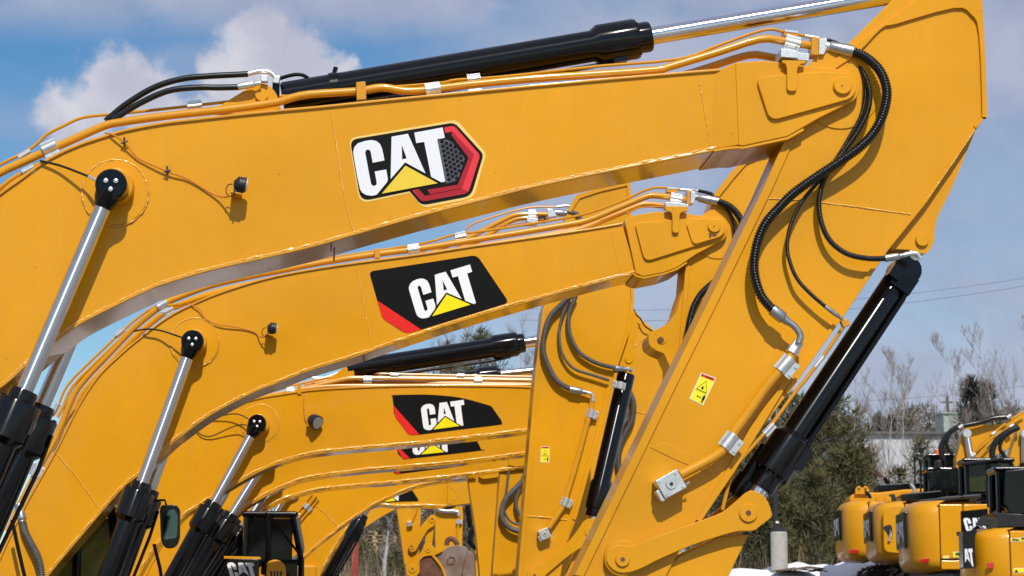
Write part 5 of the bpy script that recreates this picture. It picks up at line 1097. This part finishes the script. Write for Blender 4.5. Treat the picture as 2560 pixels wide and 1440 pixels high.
build('corner_panel', MB().prism(rnd([(2406,1330,6),(2442,1322,3),(2436,1345,8),(2436,1420,3),(2408,1420,3)], 6), Y + .08, Y + .6, 0, Y + .08), 'black', r4, bevel=.02)
b = MB(); fc2 = lambda p: (2398 + (p[0] - 764) * .033, 1352 + (p[1] - 257 + (p[0] - 764) * .28) * .072)
for k_ in 'AT': b.flat([[fc2(p) for p in LET[k_]]] + ([[fc2(p) for p in LET['H']]] if k_ == 'A' else []), Y + .072, 0)
build('corner_lettering', b, 'silver_print', r4, recalc=False, smooth=False)
milton(r4, 2523, 1346, 9, Y + .03)
build('sticker', sticker(r4, 2548, 1344, 2558, 1352, Y + .03), ['black_print', 'label_white'], r4, recalc=False, smooth=False)
b = sticker(r4, 2530, 1421, 2555, 1433, Y + .03); b.flat([[(2537,1424),(2542,1431),(2532,1431)]], Y + .018, 2); build('sticker', b, ['label_yellow', 'label_white', 'black_print'], r4, recalc=False, smooth=False)
build('hood', MB().prism(sm([(2488,1318),(2486,1300),(2478,1288),(2470,1282),(2500,1284),(2560,1288),(2700,1284),(2700,1318)], 2), Y + .4, Y + 1.8), 'black_matte', r4, bevel=.04)
build('mirror', MB().prism(rnd([(2436,1312,4),(2446,1293,4),(2482,1296,6),(2486,1304,4),(2472,1315,4)], 4), Y + .3, Y + .5), 'dark_plastic', r4, bevel=.01)
# booms, cabs and hoses of this group
def rear_boom(root, poly, Y, eye, rod, hoses, w=.5):
    o = build('boom', MB().prism(sm(poly, 2, True), Y, Y + w), 'yellow', root, bevel=.01)
    e_, g_ = W(*eye, Y - .12), W(*rod, Y - .12); f_ = g_ + (g_ - e_) * 1.0
    cy = cylinder(root, 'boom_cylinder', e_, g_, f_, ms(8.5, Y), ms(14, Y), ms(16, Y), Y, 'rod_chrome', .2, None, port=False)
    y = Vector((0, 1, 0)); build('rod_eye', MB().lathe(e_ - y * .1, e_ + y * .12, [(0, ms(10, Y)), (.02, ms(11, Y)), (.22, ms(11, Y))], 20), 'zinc', cy)
    for hp, r in hoses: hose('hydraulic_hose', P3(hp, Y - .2), ms(r, Y), root, 'rubber')
    return o
zr = lambda ps: tr(2016, 1000, ps, .3056)
rear_boom(r2, zr([(1150,560),(1175,400),(1190,300),(1225,235),(1290,218),(1500,210),(1600,170),(1800,60),(1900,120),(1700,330),(1500,440),(1380,520),(1330,600)]), 54.2, zr([(1240,285)])[0], zr([(1275,500)])[0],
    [(zr([(1560,155),(1450,165),(1330,200),(1200,225),(1120,265),(1060,340),(1040,420),(1060,500)]), 7), (zr([(1210,225),(1110,280),(1085,360),(1110,430),(1140,470)]), 4.5)])
rear_boom(r3, zr([(1490,620),(1520,480),(1560,330),(1600,235),(1680,190),(1900,90),(2000,200),(1900,500),(1800,640)]), 50.4, zr([(1641,292)])[0], zr([(1643,530)])[0],
    [(zr([(1600,235),(1500,280),(1420,350),(1390,430),(1400,520),(1430,600)]), 8), (zr([(1560,260),(1480,320),(1450,400),(1480,460),(1500,490)]), 5)])
for ps, r in ((zr([(1280,470),(1330,390),(1430,300),(1600,170),(1700,110)]), 3), (zr([(1320,480),(1400,390),(1480,310),(1600,220)]), 3)): build('hydraulic_pipe', MB().tube(sm(P3(ps, 54.0), 4), ms(r, 54), 8), 'pipe_yellow', r2)
for (x, y) in zr([(1460,285),(1300,460),(1580,150),(1200,228),(1600,228)]): build('pipe_clamp', MB().lathe(W(x - 5, y + 3, 53.9), W(x + 6, y - 4, 53.9), [(0, ms(5,54)), (ms(12,54), ms(5,54))], 10), 'zinc', r2)
def rcab(root, a, b_, yt, yb, Y, d=.9, glass='glass_dark'):
    a -= 28; b_ -= 28
    cab(root, W(a, 1200, Y).x, W(b_, 1200, Y).x, Y, Y + d, W(a, yb, Y).z, W(a, yt, Y).z, glass)
rcab(r1, 2325, 2420, 1146, 1240, 58.6); rcab(r2, 2322, 2428, 1180, 1260, 54.75); rcab(r3, 2415, 2545, 1158, 1290, 49.5, .9, 'glass_olive'); rcab(r4, 2490, 2680, 1180, 1330, 43.6)
build('guard', MB().prism([(2296,1180),(2374,1172),(2390,1168),(2390,1232),(2324,1234),(2304,1222)], 54.5, 54.7), 'black', r2, bevel=.02)
build('guard', MB().prism(rnd([(2490,1178,4),(2560,1170,4),(2640,1168,4),(2640,1290,4),(2500,1285,4),(2488,1260,4)], 4), 43.2, 43.5), 'black', r4, bevel=.02)
build('light_bar', MB().prism([(2382,1158),(2482,1146),(2484,1152),(2384,1166)], 49.2, 49.5), 'black', r3, bevel=.01)
b = MB().lathe(W(2316,1140,58.6), W(2316,1120,58.6), [(0,.06),(.12,.055),(.17,.03)], 14); build('beacon', b, 'amber', r1)
for p in (((2480,1270),(2476,1215),(2480,1200),(2500,1190)), ((2540,1200),(2520,1205),(2505,1196))): build('handrail', MB().tube(sm(P3(p, 47.0), 4), .025, 7), 'black', r3)

# ================================================================== surroundings
# snow bank behind the machines
b = MB(); n = 60; rows = []
for j in range(9):
    t = j / 8; row = []
    for i in range(n):
        x = W(1700, 1400, 60).x + i * .28; h = math.sin(math.pi * min(1, t * 1.25)) ** .7 if t < .8 else .3
        yy = 58.8 + t * 5 + .3 * math.sin(i * .5)
        px_ = 1700 + i * .28 * 88
        ztop = W(px_, 1424 - 18 * min(1, max(0, (px_ - 1830) / 250)) + 5 * math.sin(i * .9) + 3 * math.sin(i * 2.3), 61).z
        row.append((x, yy, zg(yy) - .3 + (ztop - zg(yy) + .3) * max(0, min(1, math.sin(math.pi * min(1, t * .9 + .06)) * 1.02))))
    rows.append(row)
b.add([p for r in rows for p in r], [(j * n + i, j * n + i + 1, (j + 1) * n + i + 1, (j + 1) * n + i) for j in range(8) for i in range(n - 1)])
tag(build('snow_bank', b, 'snow', None, angle=80), kind='structure')
for (x, y, s) in ((1985,1427,1.2), (2020,1424,.9), (1960,1431,.7), (2040,1430,.6)):
    c = W(x, y, 59.6); b = MB(); nn = 14
    b.add([(c.x + s * .5 * math.cos(6.283 * k / nn) * random.uniform(.7, 1.2), c.y + s * .35 * math.sin(6.283 * k / nn), c.z + random.uniform(-.02, .05)) for k in range(nn)] + [(c.x, c.y, c.z + .10)], [(k, (k + 1) % nn, nn) for k in range(nn)])
    tag(build('dirt_clump', b, 'brush', None), kind='stuff')
# light pole on its concrete base
pz = W(1947, 1420, 60).z - .3; pc = W(1947, 1330, 60)
lp = empty('light_pole', (pc.x, 60, pz), 'thin black light pole on a round pale concrete base beside the pine', 'light pole')
build('concrete_base', MB().lathe((pc.x, 60, pz), (pc.x, 60, 20), [(0, .235), (pc.z - pz - .02, .235), (pc.z - pz, .215)], 26), 'concrete', lp)
b = MB(); b.abox(pc.x - .15, pc.x + .15, 59.85, 60.15, pc.z + .002, pc.z + .14); b.lathe((pc.x - .08, 60, pc.z + .1), (pc.x - .08, 60, 20), [(0, .075), (6.5, .055)], 10); build('pole', b, 'pole_metal', lp)
b = MB(); b.abox(pc.x - .1, pc.x - .02, 59.9, 59.93, pc.z + .24, pc.z + .30); build('pole_tag', b, 'white_print', lp)
b = MB(); b.abox(pc.x - .5, pc.x + .3, 59.8, 60.2, pc.z + 6.6, pc.z + 6.75); build('lamp_head', b, 'pole_metal', lp, bevel=.03)

# ---- trees
def needles(b, c, r, n, ln, wd, up=.35, flat=1.0):
    for _ in range(n):
        a = random.uniform(0, 6.283); e = random.uniform(-1, 1); q = math.sqrt(max(0, 1 - e * e)); rr = r * random.random() ** .5
        d = Vector((q * math.cos(a), q * math.sin(a), e * flat))
        p = c + d * rr; t = (d + Vector((random.uniform(-.6, .6), random.uniform(-.6, .6), up + random.uniform(-.3, .5)))).normalized(); s = t.orthogonal().normalized(); s = (s * math.cos(a) + t.cross(s) * math.sin(a)) * wd
        k = len(b.v); L = ln * random.uniform(.6, 1.2); b.v += [tuple(p - s), tuple(p + s), tuple(p + t * L)]; b.f.append((k, k + 1, k + 2)); b.m.append(0)
def pine(label, base, h, rad, dens=1.0, group='pine trees at the edge of the lot', m='pine', ln=.25, wd=.022, lean=0, bare=.08, shape=.75, name='pine_tree'):
    base = Vector(base); root = empty(name, base, label, 'tree', group)
    t = MB(); t.tube([base + Vector((lean * h * q * q, 0, h * q)) for q in (0, .25, .5, .75, 1)], [h * .022, h * .018, h * .013, h * .007, .015], 8)
    c = MB(); z = bare
    while z < .985:
        R = rad * (1 - z) ** shape * (1.0 if z > .2 else .75 + z) + .12
        nb = random.randint(5, 7)
        a0 = random.uniform(0, 6)
        for k in range(nb):
            a = a0 + 6.283 * k / nb + random.uniform(-.3, .3); L = R * random.uniform(.62, 1.15); p0 = base + Vector((lean * h * z * z, 0, h * z)); d = Vector((math.cos(a), math.sin(a), 0))
            tip = p0 + d * L + Vector((0, 0, L * random.uniform(.15, .42)))
            mid = p0 + d * L * .55 + Vector((0, 0, L * .06)); t.tube([p0, mid, tip], [.012 * h * (1 - z) * .4 + .01, .012, .006], 4, cap=False)
            ns = max(2, int(L / .38))
            for s in range(ns):
                f = (s + .9) / ns; q = p0.lerp(mid, f * 2) if f < .5 else mid.lerp(tip, f * 2 - 1)
                if f < .3 and random.random() < .6: continue
                q = q + Vector((random.uniform(-.2, .2), random.uniform(-.2, .2), random.uniform(-.08, .16))) * (.4 + L * .22)
                needles(c, q, .26 + L * .05, int(34 * dens), ln, wd, .5)
        z += random.uniform(.75, 1.25) * .5 / h * (1.15 if h > 6 else 1)
    needles(c, base + Vector((lean * h, 0, h)), .12, int(26 * dens), ln, wd, 1.2)
    build('trunk', t, 'bark', root); build('crown', c, m, root, recalc=False, smooth=False)
    return root
def gpt(px, Y): p = W(px, 1400, Y); return (p.x, Y, zg(Y) - .1)
def toph(py, px, Y): return W(px, py, Y).z - zg(Y)
def twigs(b, p, d, L, r, depth, spread=.5, up=.25):
    q = p; path = [p]; dd = d.normalized()
    for k in range(3):
        dd = (dd + Vector((random.uniform(-1, 1), random.uniform(-1, 1), random.uniform(-.4, 1) * up * 2)) * .16).normalized(); q = q + dd * L / 3; path.append(q)
    b.tube(path, [r, r * .8, r * .62, r * .45], 5 if depth > 1 else 3, cap=False)
    if depth == 0: return
    for k in range(random.randint(3, 5) if depth < 3 else 6):
        f = random.uniform(.3, 1.0); i = min(2, int(f * 3)); s = path[i].lerp(path[i + 1], f * 3 - i)
        a = Vector((random.uniform(-1, 1), random.uniform(-1, 1), random.uniform(-.1, .8))).normalized()
        twigs(b, s, (dd * (1 - spread) + a * spread + Vector((0, 0, up))), L * random.uniform(.42, .66), max(r * .55, .0055), depth - 1, spread, up)
def bare_tree(label, base, h, r, group='bare birches beyond the lot', m='birch', depth=4, spread=.5):
    base = Vector(base); root = empty('birch_tree', base, label, 'tree', group)
    t = MB(); path = [base]; d = Vector((random.uniform(-.06, .06), 0, 1))
    for k in range(8):
        d = (d + Vector((random.uniform(-.09, .09), random.uniform(-.05, .05), 0))).normalized(); path.append(path[-1] + d * h / 8)
    t.tube(path, [r * (1 - .85 * k / 8) for k in range(9)], 7); c = MB()
    for k in range(2, 9):
        for j in range(2):
            a = random.uniform(0, 6.283); twigs(c, path[k], Vector((math.cos(a) * .6, math.sin(a) * .6, .9)), h * .24 * (1.15 - k / 11), r * .22, depth - 1 if h < 14 else depth - 2, spread, .35)
    build('trunk', t, m, root); build('crown', c, 'twig', root, recalc=False); return root
# pines to the right of the nearest arm
PR = [(1880, 68, 1010, 2.4, 'bushy pine directly behind the light pole'), (1985, 72, 985, 2.5, 'tall olive pine rising beside the black bucket ram'), (2085, 74, 955, 2.3, 'tall pine whose tip reaches the sky right of the bucket ram'),
      (2130, 70, 1095, 1.6, 'shorter pine against the grey warehouse wall'), (1820, 74, 1080, 2.2, 'shaded pine behind the bucket link of the nearest excavator'), (2040, 66, 1180, 1.7, 'low dark pine above the snow bank'), (1930, 66, 1210, 1.6, 'low pine at the foot of the light pole'),
      (2160, 84, 1100, 1.5, 'reddish pine top left of the bare birches'), (2190, 72, 1235, 1.3, 'young pine half hidden by the leftmost counterweight machine')]
for i, (px, Y, py, r, lab) in enumerate(PR):
    pine(lab, gpt(px, Y), toph(py, px, Y), r * 1.1, 1.7, m='pine_brown' if 'reddish' in lab else 'pine')
for i, (px, Y, py, r, lab) in enumerate([(2310, 76, 1095, .9, 'thin young pine in front of the warehouse, above the dark hood'), (2255, 78, 1175, .8, 'small sparse pine before the warehouse, next to the handrail'), (2370, 74, 1090, .9, 'young pine beside the orange beacon')]):
    pine(lab, gpt(px, Y), toph(py, px, Y), r, .55, 'young pines in front of the warehouse')
# pines seen through the gaps between the booms
for px, Y, py, r, lab in [(1200, 84, 822, 3.2, 'pine top in the gap beneath the second boom, above the black ram'), (1115, 88, 855, 2.6, 'pine with brown needles left of the one in the gap beneath the second boom'), (975, 96, 1270, 2.0, 'pine bough above the pallets under the far booms'), (885, 98, 1240, 2.2, 'dark pine behind the far ram under the level boom'), (820, 80, 1290, 2.4, 'dark pine at the bottom left of the pallets'), (1005, 70, 1375, 1.2, 'low green pine beside the rusty bucket')]:
    pine(lab, gpt(px, Y), toph(py, px, Y), r, 1.5, 'pines behind the row of excavators', m='pine' if 'brown' not in lab else 'pine_brown')
for px, Y, py, lab in [(1095, 90, 810, 'bare tree crown in the gap beneath the second boom'), (1320, 92, 880, 'bare tree right of the pine in the gap beneath the second boom'), (960, 66, 1300, 'bare shrub tree in front of the pallets')]:
    bare_tree(lab, gpt(px, Y), toph(py, px, Y), .09, 'bare trees behind the row of excavators')
# birches on the right
for px, Y, py, r, lab in [(2150, 90, 945, .045, 'leftmost bare birch, just right of the tall pine'), (2232, 86, 930, .045, 'bare birch in front of the left part of the warehouse'), (2292, 92, 955, .045, 'bare birch in the middle of the warehouse wall'), (2425, 98, 905, .05, 'tall bare birch left of the dark spruce'), (2495, 92, 880, .055, 'tallest bare birch rising from behind the orange boom'), (2548, 94, 800, .06, 'bare birch at the right edge of the picture')]:
    bare_tree(lab, gpt(px, Y), toph(py, px, Y), r)
# dark spruces and the far wood
for px, Y, py, r, lab in [(2440, 100, 945, 2.0, 'dark pointed spruce against the sky at the right'), (2480, 102, 960, 1.7, 'second dark spruce, right of the pointed one'), (2205, 150, 1035, 1.5, 'small distant conifer above the warehouse roof, left'), (2238, 155, 1040, 1.5, 'small distant conifer above the warehouse roof, middle')]:
    pine(lab, gpt(px, Y), toph(py, px, Y), r, .8, 'distant conifers', 'spruce', .4, .035, shape=1.0, name='spruce_tree')
b = MB()
for i in range(900):
    px = random.uniform(1900, 2900); Y = random.uniform(165, 200); y0 = 1075 - 30 * abs(math.sin(px * .013)) - 25 * random.random()
    needles(b, W(px, y0 + random.uniform(0, 160), Y), 1.2, 44, .55, .06, .8)
tag(build('far_wood', b, 'far_wood', None, recalc=False, smooth=False), 'low mixed wood along the skyline at the right', kind='stuff')
# warehouse
Y = 105.0
p0, p1 = W(2080, 1078, Y), W(2700, 1068, Y)
wh = empty('warehouse', ((p0.x + p1.x) / 2, Y + 8, zg(Y)), 'long pale grey metal warehouse with a dark roof edge behind the birches', 'building')
b = MB(); b.abox(p0.x, p1.x, Y, Y + 18, zg(Y) - .2, p0.z - .13); build('wall', b, 'wall_metal', wh)
b = MB(); b.abox(p0.x - .2, p1.x + .2, Y - .25, Y + 18.2, p0.z - .13, p0.z); build('roof_edge', b, 'wall_trim', wh)
b = MB()
x = p0.x
while x < p1.x: b.abox(x, x + .06, Y - .04, Y, zg(Y) - .2, p0.z - .13); x += .5
build('wall_ribs', b, 'wall_metal', wh)
Y = 140.0; q0, q1 = W(2358, 1034, Y), W(2436, 1032, Y)
gs = empty('shed', ((q0.x + q1.x) / 2, Y + 3, zg(Y)), 'small pale green building standing above the warehouse roof', 'building')
b = MB(); b.abox(q0.x, q1.x, Y, Y + 2, zg(Y) - .2, q0.z); build('wall', b, 'wall_green', gs)
b = MB(); b.abox(q0.x - .15, q1.x + .15, Y - .15, Y + 2.15, q0.z, q0.z + .09); build('roof', b, 'wall_green', gs)
b = MB()
x = q0.x
while x < q1.x: b.abox(x, x + .08, Y - .05, Y, zg(Y), q0.z); x += .42
build('wall_ribs', b, 'wall_green', gs)
# utility pole and wires
Y = 150.0; u = W(2368, 990, Y)
up_ = empty('utility_pole', (u.x, Y, zg(Y)), 'pale wooden utility pole standing on the skyline', 'utility pole')
build('pole', MB().lathe((u.x, Y, zg(Y) - .2), (u.x, Y, 60), [(0, .16), (u.z - zg(Y) + .2, .10)], 10), 'bark', up_); b = MB(); b.abox(u.x - .45, u.x + .45, Y - .05, Y + .05, u.z - .5, u.z - .4); build('crossarm', b, 'bark', up_)
for (a, c, Y, lab) in (((1300,800),(2700,690),120.0,'lower overhead wire crossing the sky at the right'), ((1300,772),(2700,672),124.0,'upper overhead wire crossing the sky at the right'), ((1700,1000),(2800,925),135.0,'faint overhead wire low in the sky near the birches')):
    A_, C_2 = W(*a, Y), W(*c, Y); pts = [A_.lerp(C_2, k / 14) - Vector((0, 0, .9 * 4 * (k / 14) * (1 - k / 14))) for k in range(15)]
    wo_ = build('overhead_wire', MB().tube(pts, .011, 5), 'pole_metal', None); tag(wo_, lab, 'wire', 'overhead wires')
# pallets, red post and brush under the far booms
Y = 92.0
def pallet(c, lab):
    c = Vector(c); root = empty('pallet', c, lab, 'pallet', 'stacked wooden pallets in the brush')
    for i in range(5): build('board', MB().box(c + Vector((0, -.4 + .2 * i, .13)), (.5, 0, 0), (0, .07, 0), (0, 0, .012)), 'wood', root)
    for x in (-.45, 0, .45): build('block', MB().box(c + Vector((x, 0, .06)), (.05, 0, 0), (0, .45, 0), (0, 0, .055)), 'wood', root)
ord_ = ('lowest', 'second', 'third', 'fourth', 'fifth', 'sixth', 'seventh', 'eighth', 'ninth')
for j, (px, n, nm) in enumerate(((912, 6, 'left stack under the far booms'), (962, 5, 'right stack under the far booms'))):
    base = W(px, 1400, Y)
    for i in range(n): pallet((base.x + random.uniform(-.05, .05), Y + random.uniform(-.05, .05), W(px, 1384, Y).z + i * .155), f'{ord_[i]} wooden pallet from the bottom of the {nm}')
for j, px in enumerate((912, 962)):
    c = W(px, 1400, Y); b = MB(); b.abox(c.x - .55, c.x + .55, Y - .5, Y + .5, zg(Y) - .1, W(px, 1386, Y).z); o = build('mound', b, 'brush', None); tag(o, ('earth mound under the left pallet stack', 'earth mound under the right pallet stack')[j], 'mound')
c = W(887, 1400, 64); b = MB(); b.abox(c.x - .1, c.x + .1, 63.9, 64.1, zg(64) - .1, W(887, 1330, 64).z); b.abox(c.x - .14, c.x + .14, 63.86, 64.14, W(887, 1330, 64).z, W(887, 1330, 64).z + .05)
tag(build('steel_post', b, 'red_paint', None, bevel=.01), 'rust red steel post left of the pallets', 'post')
b = MB()
for i in range(5200):
    px = random.choice((random.uniform(700, 1260), random.uniform(1780, 2260))); Y = random.uniform(62, 84)
    if 870 < px < 1030 and random.random() < .55: continue
    g = W(px, 1400, Y)
    p = Vector((g.x, Y, zg(Y))); d = Vector((random.uniform(-.4, .4), random.uniform(-.4, .4), 1)).normalized(); L = random.uniform(.25, .8) if random.random() < .7 else random.uniform(.8, 2.0)
    s = Vector((random.uniform(-1, 1), random.uniform(-1, 1), 0)).normalized() * random.uniform(.006, .014); k = len(b.v)
    b.v += [tuple(p - s), tuple(p + s), tuple(p + d * L)]; b.f.append((k, k + 1, k + 2)); b.m.append(random.choice((0, 1)))
tag(build('dry_brush', b, ['dry_grass', 'brush'], None, recalc=False, smooth=False), 'dry grass and brush along the edge of the lot', kind='stuff')
b = MB()
for i in range(420):
    px = random.uniform(680, 1300); Y = random.uniform(72, 96)
    if 880 < px < 1010: Y += 22
    g = W(px, 1400, Y); needles(b, Vector((g.x, Y, zg(Y) + random.uniform(0, 3.4))), .9, 26, .5, .03, .6)
tag(build('thicket', b, ['brush'], None, recalc=False, smooth=False), 'brown leafless thicket behind the row of excavators', kind='stuff')
